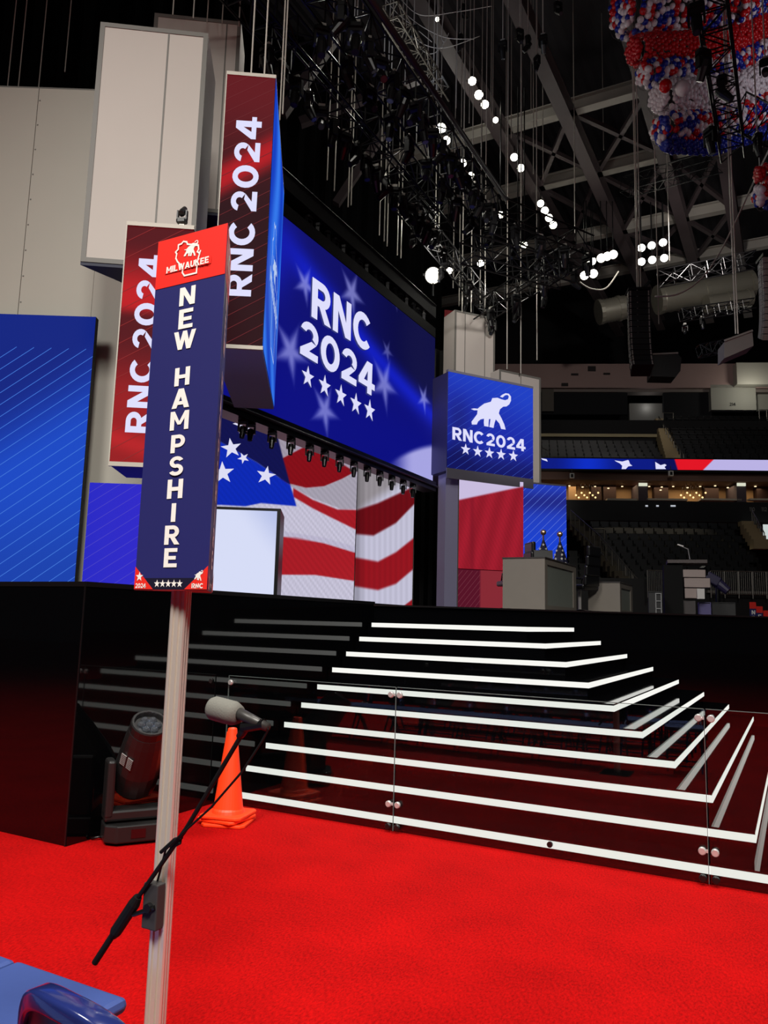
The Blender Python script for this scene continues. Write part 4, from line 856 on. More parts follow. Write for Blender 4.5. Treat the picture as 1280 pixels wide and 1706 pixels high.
# aisle stairs
def aisle(name, n, bl, br, tl, tr, o0, o1, m):
    s = bstruct(name, m)
    for j in range(n):
        t = j / (n - 1); off = o0 + (o1 - o0) * t; l = [bl[k] + (tl[k] - bl[k]) * t for k in (0, 1)]; r = [br[k] + (tr[k] - br[k]) * t for k in (0, 1)]
        a, b = B.hit(*l, off), B.hit(*r, off); mb = MB(); mb.box(a.x, off, min(a.z, b.z) - .5, b.x, off + (o1 - o0) / (n - 1) + .05, (a.z + b.z) / 2); part('step', mb, m, s)
    return s
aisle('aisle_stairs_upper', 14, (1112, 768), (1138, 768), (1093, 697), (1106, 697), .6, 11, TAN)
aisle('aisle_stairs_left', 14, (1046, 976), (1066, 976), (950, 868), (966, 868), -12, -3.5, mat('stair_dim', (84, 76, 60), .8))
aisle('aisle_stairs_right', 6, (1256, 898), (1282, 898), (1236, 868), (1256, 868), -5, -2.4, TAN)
def railing(label, pts, h, n, post=.03, verts=0):
    """handrail through frame points given as (px, py, off) of its top"""
    P = [B.w(B.hit(*p)) for p in pts]; T = thing('railing', label, 'railing', (P[0].x, P[0].y, P[0].z - h)); o = P[0] - Vector((0, 0, h))
    mb = MB(); mb.tube([p - o for p in P], post, 6); part('handrail', mb, RAILM, T)
    for i in range(n + 1):
        t = i / n * (len(P) - 1); k = min(int(t), len(P) - 2); p = P[k].lerp(P[k + 1], t - k) - o; mb = MB(); mb.bar(p - Vector((0, 0, h)), p, post * 1.6); part('post', mb, RAILM, T)
    if verts:
        mb = MB(); mb.tube([p - o - Vector((0, 0, h * .85)) for p in P], post * .8, 6)
        for i in range(verts): t = i / verts * (len(P) - 1); k = min(int(t), len(P) - 2); p = P[k].lerp(P[k + 1], t - k) - o; mb.bar(p - Vector((0, 0, h * .85)), p, post * .7)
        part('baluster', mb, RAILM, T, stuff=True)
railing('pale handrail with many posts down the upper aisle stairs', [(1098, 694, 11), (1139, 757, 1.0)], .9, 9)
railing('thin handrail beside the left lower aisle stairs', [(951, 850, -3.5), (1000, 893, -7.5), (1067, 970, -12)], .9, 12, .03, 40)
railing('crowd railing with thin bars along the arena floor at the right', [(1184, 951, -15), (1300, 953, -15)], 1.05, 5, .022, 34)
railing('short crowd railing standing left of the black tower', [(1079, 950, -15.5), (1105, 951, -15.5)], 1.05, 1, .022, 9)
railing('bright handrail by the lit doorway at the right edge', [(1253, 850, -2), (1274, 888, -4.5)], .9, 6)
railing('small handrail at the top of the left aisle', [(988, 881, -4), (1007, 881, -4)], .9, 1)
railing('thin pale handrail along the left end of the upper deck', [(904, 746, 3), (914, 751, 2.4)], .9, 2)
railing('small handrail near the top of the right upper seats', [(1265, 683, 11), (1290, 683, 11)], .9, 2)
railing('small handrail at the head of the upper aisle stairs', [(1105, 688, 11), (1122, 688, 11)], .9, 1)
mb = MB(); x0, z0, x1, z1 = rect(700, 722, 1095, 727, 6.9); lg = bstruct('trim_4', TAN); mb.box(x0, 6.9, z0, x1, 7.2, z1); part('ledge', mb, mat('ledge', (150, 138, 104), .7), lg)
# ribbon board
T = thing('ribbon_board', 'long thin LED ribbon board across the arena showing stars and a red stripe', 'screen', B.P, B.a); x0, z0, x1, z1 = rect(700, 764.5, 1420, 782, -.02)
mb = MB(); mb.box(x0, 0, z0 - .12, x1, .5, z1 + .08); part('cabinet', mb, BLACK, T)
def f(px, py, x, z):
    c = mixc(np.array([10, 26, 130.]), np.array([14, 46, 196.]), sst(np.abs(px - 980), 60, 0)); c = over(c, (10, 14, 84), sst(px, 1085, 1100))
    c = over(c, (226, 20, 36), sst(px - (1124 + (py - 764) * .3), -1, 1)); return over(c, (186, 178, 228), sst(px - (1191 - (py - 764) * 1.0), -1, 1))
art(B, x0, x1, z0, z1, 700, 10, f, -.01, T)
for P in ([(1024, 767), (1037, 769), (1046, 766.5), (1048, 767), (1050, 773), (1054, 776), (1047, 777), (1043, 781.5), (1036, 781.5), (1037, 776), (1033, 772), (1027, 769)], [(1092, 769.5), (1101, 775), (1108, 773), (1111, 775), (1107.5, 778), (1110, 781.5), (1093, 781.5)], [(902, 763.5), (911, 765), (913, 769), (904, 766)]):
    part('star', flat([[(B.hit(*p, -.02).x, B.hit(*p, -.02).z) for p in P]], -.02), WHITE_T, T)
# suites under the ribbon
su = bstruct('wall_suites', BROWN)
x0, z0, x1, z1 = rect(700, 784, 1420, 796, 0); mb = MB(); mb.prism([(x0, .3), (x1, .3), (x1, 2.7), (x0, 2.7)], z0 - .1, z1); part('soffit', mb, BROWN, su)
bbox('suite_wall', 700, 794, 1420, 846, 2.5, .3, SUITE, su); bbox('fascia', 700, 789, 1420, 797, .4, .3, mat('fascia_brown', (70, 50, 44), .8), su)
DARKW = mat('walnut_dark', (52, 30, 24), .7)
for a, b in ((948, 960), (986, 1002), (1006, 1027), (1091, 1114), (1176, 1198), (1262, 1290)): bbox('partition', a, 806, b, 846, 1.9, .6, DARKW if (b - a) > 13 else SUITE, su)
for a in (1064, 1228): bbox('pier', a, 806, a + 16, 842, .6, 1.8, mat('pier_mauve', (72, 60, 66), .8), su)
for a in (1065, 1229): bbox('lit_plate', a, 804.5, a + 14, 809.5, .5, .1, glow('plate_white', (226, 228, 206), .9), su)
bbox('parapet', 700, 834, 1420, 868, -1.4, .5, mat('parapet_black', (10, 10, 10), .6), su)
for a, b in ((1012, 1062), (1078, 1146), (1168, 1236), (1250, 1300)): bbox('counter', a, 830.5, b, 833.5, .6, .5, mat('counter_pale', (190, 180, 160), .4), su)
for a in (1076, 1094, 1118, 1122): bbox('screen_glint', a, 841.5, a + 4, 844, -1.45, .04, glow('glint', (200, 205, 215), .8), su)
for i, (xs, xe) in enumerate(((960, 997), (1135, 1176))):
    T = thing('chandelier', ['cluster of round glowing globe lights in the left suite', 'cluster of round glowing globe lights in the right suite'][i], 'lamp', B.w(B.hit((xs + xe) / 2, 812, 1.4)), B.a)
    o = T.location; top = o.z + .5; mb = MB()
    for k in range(9):
        px = xs + (xe - xs) * k / 8; py = 825 + 4.5 * math.sin(k * 2.1); p = B.w(B.hit(px, py, 1.4 + .3 * math.cos(k * 3))); q = T.matrix_basis.inverted() @ p
        m2 = MB(); m2.ball(q, .055, 8, 6); part('globe', m2, glow('globe_warm', (255, 214, 140), 2.2), T); mb.bar(q + Vector((0, 0, .07)), Vector((q.x * .6, q.y, top - o.z)), .015)
    part('stem', mb, BLACKM, T)
for i, (px, py) in enumerate(((949, 810), (971, 812), (992, 811), (1014, 814), (1037, 811), (1082, 811), (1103, 812), (1101, 817), (1122, 811), (1146, 813), (1167, 811), (1192, 810), (1213, 813), (1259, 811))):
    p = B.w(B.hit(px, py, 1.6)); mb = MB(); mb.lathe([(0, 0), (.06, 0), (.06, .04), (0, .04)], 8); o = link('downlight', mb.mesh('downlight', glow('down_warm', (255, 226, 170), 2)), None, p); tag(o, 'tiny warm downlight glowing in the suite ceiling', 'lamp', 'suite downlights')
p = B.w(B.hit(1075, 810, 1.5)); l = bpy.data.lights.new('suite_light', 'AREA'); l.shape = 'RECTANGLE'; l.size = 14; l.size_y = 1.0; l.energy = 120; l.color = (1, .74, .46); o = bpy.data.objects.new('suite_light', l); COL.objects.link(o); o.location = p; o.rotation_euler = (0, 0, B.a)
for px in (1045, 1100, 1160): spot(B.w(B.hit(px, 822, -3.3)), B.w(B.hit(px, 872, -3.6)), 260, 88, (1, .84, .58), .5, .2)     # downlights over the top rows
l = bpy.data.lights.new('vomitory_light', 'POINT'); l.energy = 110; l.color = (1, .98, .86); l.shadow_soft_size = .3; o = bpy.data.objects.new('vomitory_light', l); COL.objects.link(o); o.location = B.w(B.hit(1262, 646, 13.8))
l = bpy.data.lights.new('vomitory_light', 'POINT'); l.energy = 8; l.shadow_soft_size = .2; o = bpy.data.objects.new('vomitory_light', l); COL.objects.link(o); o.location = B.w(B.hit(1080, 676, 16.9))
# hanging cameras and speakers under the ribbon
for px, py, lbl in ((953, 793, 'small white box speaker under the ribbon board, left one'), (1118, 789, 'small white box speaker under the ribbon board, middle one')):
    p = B.w(B.hit(px, py, -.3)); T = thing('box_speaker', lbl, 'speaker', p, B.a); mb = MB(); mb.box(-.13, -.1, -.15, .13, .1, .15); part('body', mb, mat('spk_white', (190, 188, 180), .5), T); mb = MB(); mb.box(-.07, -.11, -.1, .07, -.1, .1); part('grille', mb, BLACK, T); mb = MB(); mb.box(-.02, -.02, .15, .02, .02, .45); part('bracket', mb, BLACKM, T)
# arena floor edge, doorway, far signs
fl_ = bstruct('wall_front', BLACK); bbox('dasher', 900, 966, 1420, 1040, -14.6, .3, mat('dasher_black', (9, 9, 10), .5), fl_); bbox('ledge', 1180, 986, 1420, 990, -14.8, .3, mat('ledge_grey', (120, 116, 110), .6), fl_)
dr = bstruct('door_1', GREYW); bbox('lit_wall', 1272, 874, 1320, 904, -2.8, .2, glow('door_wall_glow', (206, 216, 214), .9), dr); bbox('frame', 1268, 870, 1272, 906, -2.9, .3, BLACK, dr)  # wall in the doorway glows itself, its lighting put into the emission
for s, a in (('110', 1249), ('112', 1269)):
    x0, z0, x1, z1 = rect(a, 845, a + 9, 852, -1.45); st_, w_ = words(s, .1); part('section_number', flat([[(x0 + p[0] / w_ * (x1 - x0), z0 + p[1] * (z1 - z0)) for p in q] for q in st_], -1.46), mat('num_grey', (120, 116, 110), .6), su)
for px, py, ch, lbl in ((1254, 1003, 'NE', 'far delegation sign with red cap, leftmost of the three'), (1265, 1010, 'E', 'far delegation sign with red cap, middle of the three'), (1277, 1017, 'N', 'far delegation sign with red cap at the picture edge')):
    p = at_d(px - 5, py, 24); T = thing('delegation_sign', lbl, 'sign', (p.x, p.y, 0), .4, 'distant delegation signs'); h = p.z; w = .19
    mb = MB(); mb.prism([(0, 0), (w, 0), (w / 2, .2)], h - 1.25, h); part('sign_box', mb, mat('sign_navy', (52, 50, 112)), T); mb = MB(); mb.box(-.003, -.006, h - .2, w + .003, -.001, h); part('red_header', mb, mat('sign_red', (226, 44, 34)), T)
    mb = MB(); mb.box(w / 2 - .02, .06, 0, w / 2 + .02, .1, h - 1.2); part('pole', mb, ALU, T)
    for i, c_ in enumerate(ch): st_, wd = G[c_]; part('letter', flat([[(w * .28 + p[0] * .13, h - .38 - i * .17 + p[1] * .13) for p in q] for q in st_], -.008), SIGN['white'], T)
# black masking between the main screen and the elephant screen
q0, q1 = at_d(600, 900, 30), at_d(775, 900, 30); struct('wall_2', drape(q0, q1, 0, at_d(690, 582, 30).z, 26), BLACK)
# ================================================================== roof
RZ = 33.0
mb = MB(); vs = []; fs = []
XS = np.arange(-70, 50.01, .3)
for i, x in enumerate(XS): z = RZ + (.10 if i % 2 else 0); vs += [(x, -20, z), (x, 75, z)]
mb.add(vs, [(2 * i, 2 * i + 2, 2 * i + 3, 2 * i + 1) for i in range(len(XS) - 1)]); ceil = struct('ceiling', mb, mat('roof_deck', (52, 50, 54), .7))
def beam(a, b, w=.55, h=.7, m=STEEL, name='beam'):
    mb = MB(); d = (Vector(b) - Vector(a)); mb.bar(a, b, w, .06); mb.bar(Vector(a) + Vector((0, 0, h)), Vector(b) + Vector((0, 0, h)), w, .06); mb.bar(Vector(a) + Vector((0, 0, h / 2)), Vector(b) + Vector((0, 0, h / 2)), .08, h); return part(name, mb, m, ceil)
BZ = 25.0
xa = at_z(980, 280, BZ).x; xb = at_z(1130, 350, BZ).x; xc = at_z(850, 255, BZ).x; xd = at_z(1230, 420, BZ).x
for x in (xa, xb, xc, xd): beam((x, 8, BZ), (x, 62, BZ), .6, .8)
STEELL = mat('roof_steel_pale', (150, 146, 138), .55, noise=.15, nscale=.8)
ys = [at_z(900, 200, BZ + .9).y, at_z(960, 297, BZ + .9).y, at_z(1000, 392, BZ + .9).y, at_z(960, 487, BZ).y]
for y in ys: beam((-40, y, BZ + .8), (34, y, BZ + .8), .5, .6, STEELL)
for i in range(len(ys) - 1):
    for x0, x1 in ((xc, xa), (xa, xb), (xb, xd)):
        mb = MB(); mb.bar((x0, ys[i], BZ + .9), (x1, ys[i + 1], BZ + .9), .22); part('brace', mb, STEEL, ceil); mb = MB(); mb.bar((x1, ys[i], BZ + .9), (x0, ys[i + 1], BZ + .9), .22); part('brace', mb, STEEL, ceil)
for a, b, D in (((470, 190), (560, 60), 26), ((500, 205), (700, 130), 30), ((560, 340), (640, 220), 34), ((600, 130), (600, 330), 38)): mb = MB(); mb.bar(at_d(*a, D), at_d(*b, D), .35); part('brace', mb, STEEL, ceil)
# ducts, catwalk and dark glazing high on the far side
DUCT = mat('duct_metal', (150, 146, 132), .4, metal=.5)
for a, b, D, r, lbl in (((1000, 520), (1062, 508), 48, .75, 'ribbed metal air duct left of the hanging line array'), ((1098, 500), (1248, 474), 47, .85, 'long ribbed metal air duct right of the hanging line array'), ((1180, 506), (1248, 496), 46, .5, 'thin ribbed metal duct below the long duct')):
    A_, B_ = at_d(*a, D), at_d(*b, D); T = thing('air_duct', lbl, 'duct', A_); d = (B_ - A_); n = 24; mb = MB(); mb.tube([d * (i / n) for i in range(n + 1)], [r * (1 + (.05 if i % 2 else 0)) for i in range(n + 1)], 16); part('pipe', mb, DUCT, T, smooth=True)
    for t in (0, .5, 1): m = MB(); m.tube([d * t - d.normalized() * .12, d * t + d.normalized() * .12], r * 1.1, 16); part('collar', m, DUCT, T)
def truss(name, label, A_, B_, w=.5, m=RIG, cat='truss', group=None, seg=None, flat_=False):
    A_, B_ = Vector(A_), Vector(B_); T = thing(name, label, cat, A_, 0, group); d = B_ - A_; L = d.length; e = d.normalized(); x = e.cross(Vector((0, 0, 1))).normalized(); z = x.cross(e).normalized(); h = w / 2
    cs = [x * a * h + z * b * h for a, b in ((-1, -1), (1, -1), (1, 1), (-1, 1))]
    for c_ in cs: mb = MB(); mb.tube([c_, c_ + d], .028, 6); part('chord', mb, m, T)
    n = seg or max(3, int(L / (w * 1.05))); mb = MB()
    for i in range(n):
        for k in range(4):
            a, b = cs[k], cs[(k + 1) % 4]; p = a + d * (i / n); q = b + d * ((i + 1) / n)
            if (i + k) % 2: p, q = b + d * (i / n), a + d * ((i + 1) / n)
            mb.bar(p, q, .022); mb.bar(a + d * (i / n), b + d * (i / n), .024)
    part('lacing', mb, m, T, stuff=True); return T
# main lighting trusses above the stage
TZ = 13.0; A1 = at_z(548, -10, TZ); xt = A1.x; E1 = at_x(815, 362, xt); TZ2 = E1.z
RIGD = mat('rig_black', (20, 20, 21), .35, metal=.3)
truss('lighting_truss', 'long black lighting truss running back above the main screen', (xt, A1.y - 3, TZ), (xt, E1.y, TZ), .62, RIGD)
truss('lighting_truss', 'black lighting truss parallel to the long one, nearer the main screen', (xt - 1.25, A1.y - 3, TZ - .1), (xt - 1.25, E1.y, TZ - .1), .62, RIGD)
mb = MB(); mb.tube([(xt + .5, A1.y - 3, TZ + .25), (xt + .5, E1.y, TZ + .25)], .07, 8); o = link('truss_pipe', mb.mesh('truss_pipe', mat('pipe_grey', (58, 56, 56), .4), True)); tag(o, 'smooth dark pipe running along the upper side of the long lighting truss', 'pipe')
c1 = Vector((xt, E1.y, TZ)); dC = at_z(975, 418, TZ); truss('lighting_truss', 'black lighting truss turning right from the far end of the long one', c1, dC, .7, RIGD)
truss('lighting_truss', 'second dark truss just below the one turning right', c1 - Vector((.4, .6, 1.3)), dC - Vector((.4, .6, 1.0)), .6, RIGD)
c2_ = at_d(800, 522, 27); zz = c2_.z; truss('lighting_truss', 'lower diagonal truss rising right above the flown grey box', c2_, at_z(958, 424, zz), .6, RIG)
t3 = at_d(815, 512, 28); truss('lighting_truss', 'slim truss dropping from the bright lamp towards the flown grey box', at_x(672, 335, t3.x), t3, .5, RIG)
truss('ladder_truss', 'short ladder-like truss hanging beside the long lighting truss', at_d(650, 20, 20), at_d(736, 160, 24), .5, mat('rig_pale', (120, 118, 112), .4, metal=.4))
truss('lighting_truss', 'dark truss crossing under the roof left of the balloons', at_d(1042, 312, 38), at_d(1200, 268, 34), .8, RIG)
truss('lighting_truss', 'dark truss beneath the bright lamp cluster on the right', at_d(1098, 465, 34), at_d(1260, 432, 33), .6, RIGD)
truss('lighting_truss', 'dark truss with small lights under the long duct', at_d(1135, 525, 36), at_d(1255, 508, 36), .5, RIGD)
truss('lighting_truss', 'black box truss piece near the right array speaker', at_d(1165, 585, 34), at_d(1212, 575, 34), .5, RIGD)
xv = at_z(1187, 0, 15).x; vT = at_x(1222, 250, xv); truss('lighting_truss', 'black truss running up in front of the balloons', at_z(1180, -40, 15), (xv, at_z(1222, 250, 15).y, 15), .6, RIGD)
truss('lighting_truss', 'black truss corner at the right edge below the balloons', at_d(1245, 190, 20), at_d(1310, 225, 19), .9, RIGD)
# moving lights hung under the trusses
def mover(label, tilt, s=.62, group=None):
    T = thing('moving_light', label, 'stage light', (0, 0, 0), 0, group); mover_parts(T, s, pi + tilt, True, False)
    mb = MB(); mb.box(-.12 * s, -.03, -.02, .12 * s, .03, .16 * s); part('clamp', mb, mat('clamp_pale', (190, 188, 180), .3, metal=.5), T); return T
MOVB = mat('moving_light_black', (20, 20, 21), .34, spec=.45)
_mats['lens_glass'] = mat('lens_dark', (70, 74, 84), .2, metal=.6)
protos = [mover('black moving head light hung under the long lighting truss', t, .62, 'moving lights on the long truss') for t in (-.7, -.2, .5)]
k = 0
for row, (dx, n, ph) in enumerate(((.31, 17, 0), (-1.56, 17, .5), (-.31, 9, .3))):
    for i in range(n):
        y = A1.y + (E1.y - A1.y) * (i + ph) / n; loc_ = (xt + dx, y, TZ - .37); rz = (i * 1.7 + row) % 3 - 1.2
        lb = 'black moving light on the %s, %s from the near end' % (('long truss, upper chord', 'truss nearest the main screen', 'long truss, lower chord')[row], ORD[i])
        if k < 3: protos[k].location = loc_; protos[k].rotation_euler = (0, 0, rz); protos[k]['label'] = lb
        else: dup(protos[k % 3], loc_, (0, 0, rz), label=lb)
        k += 1
def movers_on(A_, B_, n, lbl, grp, s=1.0, dz=-.36):
    A_, B_ = Vector(A_), Vector(B_); e_ = (B_ - A_).cross(Vector((0, 0, 1))).normalized() * .29
    for i in range(n):
        o = dup(protos[i % 3], A_.lerp(B_, (i + .5) / n) + e_ * (1 if i % 2 else -1) + Vector((0, 0, dz)), (0, 0, i * 1.3), label='%s, %s from left' % (lbl, ORD[i] if (B_ - A_).dot(V(RM[:, 0])) > 0 else ORD[n - 1 - i])); o['group'] = grp; o.scale = (s, s, s)
movers_on(c1, dC, 8, 'black moving light under the truss turning right', 'moving lights on the right-hand truss')
movers_on(c2_, at_z(958, 424, zz), 7, 'black moving light under the lower diagonal truss', 'moving lights on the diagonal truss')
movers_on(at_x(690, 355, t3.x), t3, 6, 'black moving light under the slim truss', 'moving lights on the slim truss', .8)
movers_on(at_d(1135, 527, 36), at_d(1175, 520, 36), 2, 'dark moving light hung under the truss below the long duct', 'moving lights under the duct', .9)
xs0 = M_X[0]
for i in range(17):                                                 # in the slot of the header above the main screen
    x = 1.0 + i * (M_X[1] - 1.0) / 17.3; p = frM.w((x, .15, M_Z[1] + (zt_h - M_Z[1]) * .60)); o = dup(protos[i % 3], p, (0, 0, 1.57 + (i % 3) * .5), label='black moving light in the slot above main screen, %s from left' % ORD[i]); o['group'] = 'moving lights above the main screen'; o.scale = (.72,) * 3
for i, (px, py) in enumerate(((405, 705), (418, 712), (454, 722), (485, 739), (516, 753), (541, 765), (566, 772), (590, 778), (612, 789), (633, 797), (653, 803), (672, 807), (688, 814))):
    q = frM.hit(px, py); o = dup(protos[1], frM.w((q.x, .0, M_Z[0] - .30)), (0, 0, .4), label='black moving light under the bar below main screen, %s from left' % ORD[i]); o['group'] = 'moving lights under the main screen'; o.scale = (.62,) * 3
o = dup(protos[0], at_d(303, 372, 8.9), (pi, 0, .4), label='small black moving light sitting on top of the shorter red sign'); o.scale = (.42,) * 3; o['group'] = 'moving light on the red sign'
for i, (px, py) in enumerate(((1160, 8), (1172, 85), (1203, 130), (1183, 215))):
    z = 14.62; p = at_z(px, py, z); o = dup(protos[(i + 1) % 3], p, (0, 0, .8 * i), label='black moving light silhouetted against the balloons, %s' % ('topmost', 'second from the top', 'third from the top', 'lowest')[i]); o['group'] = 'moving lights in front of the balloons'; o.scale = (1.15,) * 3
for i, (px, py) in enumerate(((1275, 100), (1262, 225))): o = dup(protos[i], at_d(px, py, 19), (0, 0, i * 2.), label=('black moving light at the right edge beside the balloons', 'black moving light under the truss corner at the right edge')[i]); o['group'] = 'moving lights at the right edge'
CL0 = [(1275, 98, 19), (1262, 223, 19)]
for i, (px, py) in enumerate(((690, 45), (712, 170), (768, 60), (772, 10), (838, 70), (866, 50), (880, 62), (895, 95), (905, 60), (930, 5))):
    o = dup(protos[i % 3], at_d(px, py, 24 + (i % 4)), (0, 0, i * .8), label='dark moving light among the cables under the roof, %s from the left' % ORD[i]); o['group'] = 'moving lights among the cables'; CL0.append((px, py - 2, 24 + (i % 4)))
# glowing floodlights
LAMP = glow('lamp_glow', (255, 250, 228), 14); LAMP2 = glow('lamp_glow_soft', (255, 255, 240), 6)
def flood(label, p, r, group, m=LAMP):
    T = thing('floodlight', label, 'floodlight', p, 0, group); T.rotation_euler = (Vector((0, 3, 1)) - Vector(p)).to_track_quat('-Z', 'Y').to_euler()
    mb = MB(); mb.lathe([(r * .55, r * 1.5), (r * .75, r * .9), (r * 1.12, .02), (r * 1.12, -.03), (r * 1.02, -.03), (r * 1.0, .0)], 16); part('housing', mb, BLACKM, T)
    mb = MB(); mb.ball((0, 0, 0), r, 14, 8, .45); part('lens', mb, m, T)
    mb = MB(); mb.bar((-r * 1.2, 0, r * .4), (-r * 1.2, 0, r * 2.1), .05); mb.bar((r * 1.2, 0, r * .4), (r * 1.2, 0, r * 2.1), .05); mb.bar((-r * 1.2, 0, r * 2.1), (r * 1.2, 0, r * 2.1), .05); part('bracket', mb, RIG, T)
    hgt = (24.9 if p[2] > 16 else 13.0) - p[2]; up = T.rotation_euler.to_matrix().inverted() @ Vector((0, 0, hgt)); mb = MB(); mb.tube([up.normalized() * r, up], .03, 5); part('hanger', mb, RIG, T); return T
FL = [(787, 135, 6.5), (798, 158, 7), (808, 174, 6.5), (735, 214, 8), (744, 234, 6.5), (771, 272, 6.5), (785, 292, 5), (857, 262, 6), (868, 280, 6), (901, 339, 5.5), (908, 351, 6), (915, 363, 6), (922, 375, 6), (834, 358, 5.5), (863, 405, 4.5), (874, 408, 5), (801, 439, 5.5), (749, 451, 5), (826, 200, 4.5), (729, 32, 3.5)]
for px, py, r in FL:
    p = at_z(px, py, 24.3); D = depth(p)
    if D > 60: p = at_d(px, py, 50); D = depth(p)
    if py in (405, 408, 439, 451, 358): p = at_d(px, py, 31); D = depth(p)
    flood('small bright white floodlight under the dark roof beams, %s from the top' % ORD[sorted(q[1] for q in FL).index(py)], p, r * D / F, 'floodlights under the roof beams')
flood('largest dazzling floodlight hanging above the right end of the main screen', at_d(722, 459, 26), 12 * 29 / F, None)
for i, (px, py) in enumerate(((974, 459), (989, 456), (986, 435), (1002, 430), (1012, 427), (1022, 424), (978, 440))): flood('bright floodlight in the left lamp bank, %s' % ('lower left', 'lower right', 'upper row second', 'upper row third', 'upper row fourth', 'upper row rightmost', 'upper row leftmost')[i], at_d(px, py, 40), 7.2 * 40 / F, 'left bank of floodlights')
for i, (px, py) in enumerate(((1069, 413), (1086, 409), (1105, 404), (1069, 436), (1087, 433), (1107, 430))): flood('bright floodlight in the right lamp bank, %s' % ('upper left', 'upper middle', 'upper right', 'lower left', 'lower middle', 'lower right')[i], at_d(px, py, 40), 6.4 * 40 / F, 'right bank of floodlights')
for px, py, D in ((640, 150, 22), (580, 60, 17), (760, 330, 26), (850, 470, 28), (1000, 442, 39), (1087, 420, 39), (722, 462, 25.5), (905, 350, 36), (795, 150, 34), (740, 222, 33)):  # spill of the floods, plus added fill points brightening the trusses
    l = bpy.data.lights.new('flood_spill_and_fill', 'POINT'); l.energy = 90; l.shadow_soft_size = .3; l.color = (1, .97, .88); o = bpy.data.objects.new('flood_spill_and_fill', l); COL.objects.link(o); o.location = at_d(px, py - 2, D - 1.2)
area((6, 26, 19), (2, 42, 29), 5, 220, (.9, .92, 1)); area((-10, 20, 20), (-9, 24, 29), 4, 30, (.7, .8, 1))  # added uplights without fixtures, standing in for bounce onto the roof
# ------------------------------------------------------------------ line array speakers
def line_array(tl, D, n, w, hh, label, m, curve):
    P = at_d(*tl, D); T = thing('line_array', label, 'speaker', P, math.radians(22)); z = 0; y = 0; a = 0
    for i in range(n):
        M = Matrix.Translation((0, y, z)) @ Matrix.Rotation(a, 4, 'X'); mb = MB(); mb.prism([(0, 0), (w, 0), (w * .94, .55), (w * .06, .55)], -hh + .02, -.004, M); o = part('cabinet', mb, m, T)
        mb = MB()
        for k in range(3): zz_ = -hh + .03 + k * (hh - .03) / 3; mb.box(-.015, .02, zz_, .0, .10, zz_ + hh * .2, M); mb.box(-.015, .16, zz_, .0, .24, zz_ + hh * .2, M); mb.box(.03, -.012, zz_, .07, 0, zz_ + hh * .2, M); mb.box(w - .07, -.012, zz_, w - .03, 0, zz_ + hh * .2, M)
        part('rigging_strip', mb, mat('strip_pale', (160, 158, 150), .4), o, stuff=True); 
        d = M.to_3x3() @ Vector((0, 0, -hh)); y += d.y; z += d.z; a += curve * (i / n) ** 2
    mb = MB(); mb.box(-.02, -.05, .02, w + .02, .5, .1); mb.bar((w * .7, .2, .1), (w * 1.05, .1, .38), .08); part('flying_frame', mb, RIG, T); return T
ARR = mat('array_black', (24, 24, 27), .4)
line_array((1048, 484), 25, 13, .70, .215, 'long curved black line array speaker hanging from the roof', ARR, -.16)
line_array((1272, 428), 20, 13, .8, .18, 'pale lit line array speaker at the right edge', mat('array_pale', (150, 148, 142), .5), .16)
def hexbox(pts, D, dep, label, m):
    fr = Fr(at_d(*pts[0], D), 20); P = [fr.hit(*p) for p in pts]; T = frthing('hanging_speaker', fr, label, 'speaker'); mb = MB(); n = len(P); vs = [(p.x, 0, p.z) for p in P] + [(p.x, dep, p.z) for p in P]
    mb.add(vs, [tuple(range(n)), tuple(range(2 * n - 1, n - 1, -1))] + [(i, n + i, n + (i + 1) % n, (i + 1) % n) for i in range(n)]); part('cabinet', mb, m, T)
    a, b = P[0], P[1]; mb = MB(); mb.bar((a.x, -.02, a.z + .03), (b.x, -.02, b.z + .03), .05); part('edge_rail', mb, mat('strip_pale', (160, 158, 150), .4), T)
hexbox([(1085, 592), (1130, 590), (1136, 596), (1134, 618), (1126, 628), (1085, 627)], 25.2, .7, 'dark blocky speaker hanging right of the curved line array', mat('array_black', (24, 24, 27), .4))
hexbox([(1207, 570), (1254, 553), (1256, 576), (1207, 597)], 20, .6, 'pale tilted speaker cabinet hanging at the right edge', mat('array_pale', (150, 148, 142), .5))
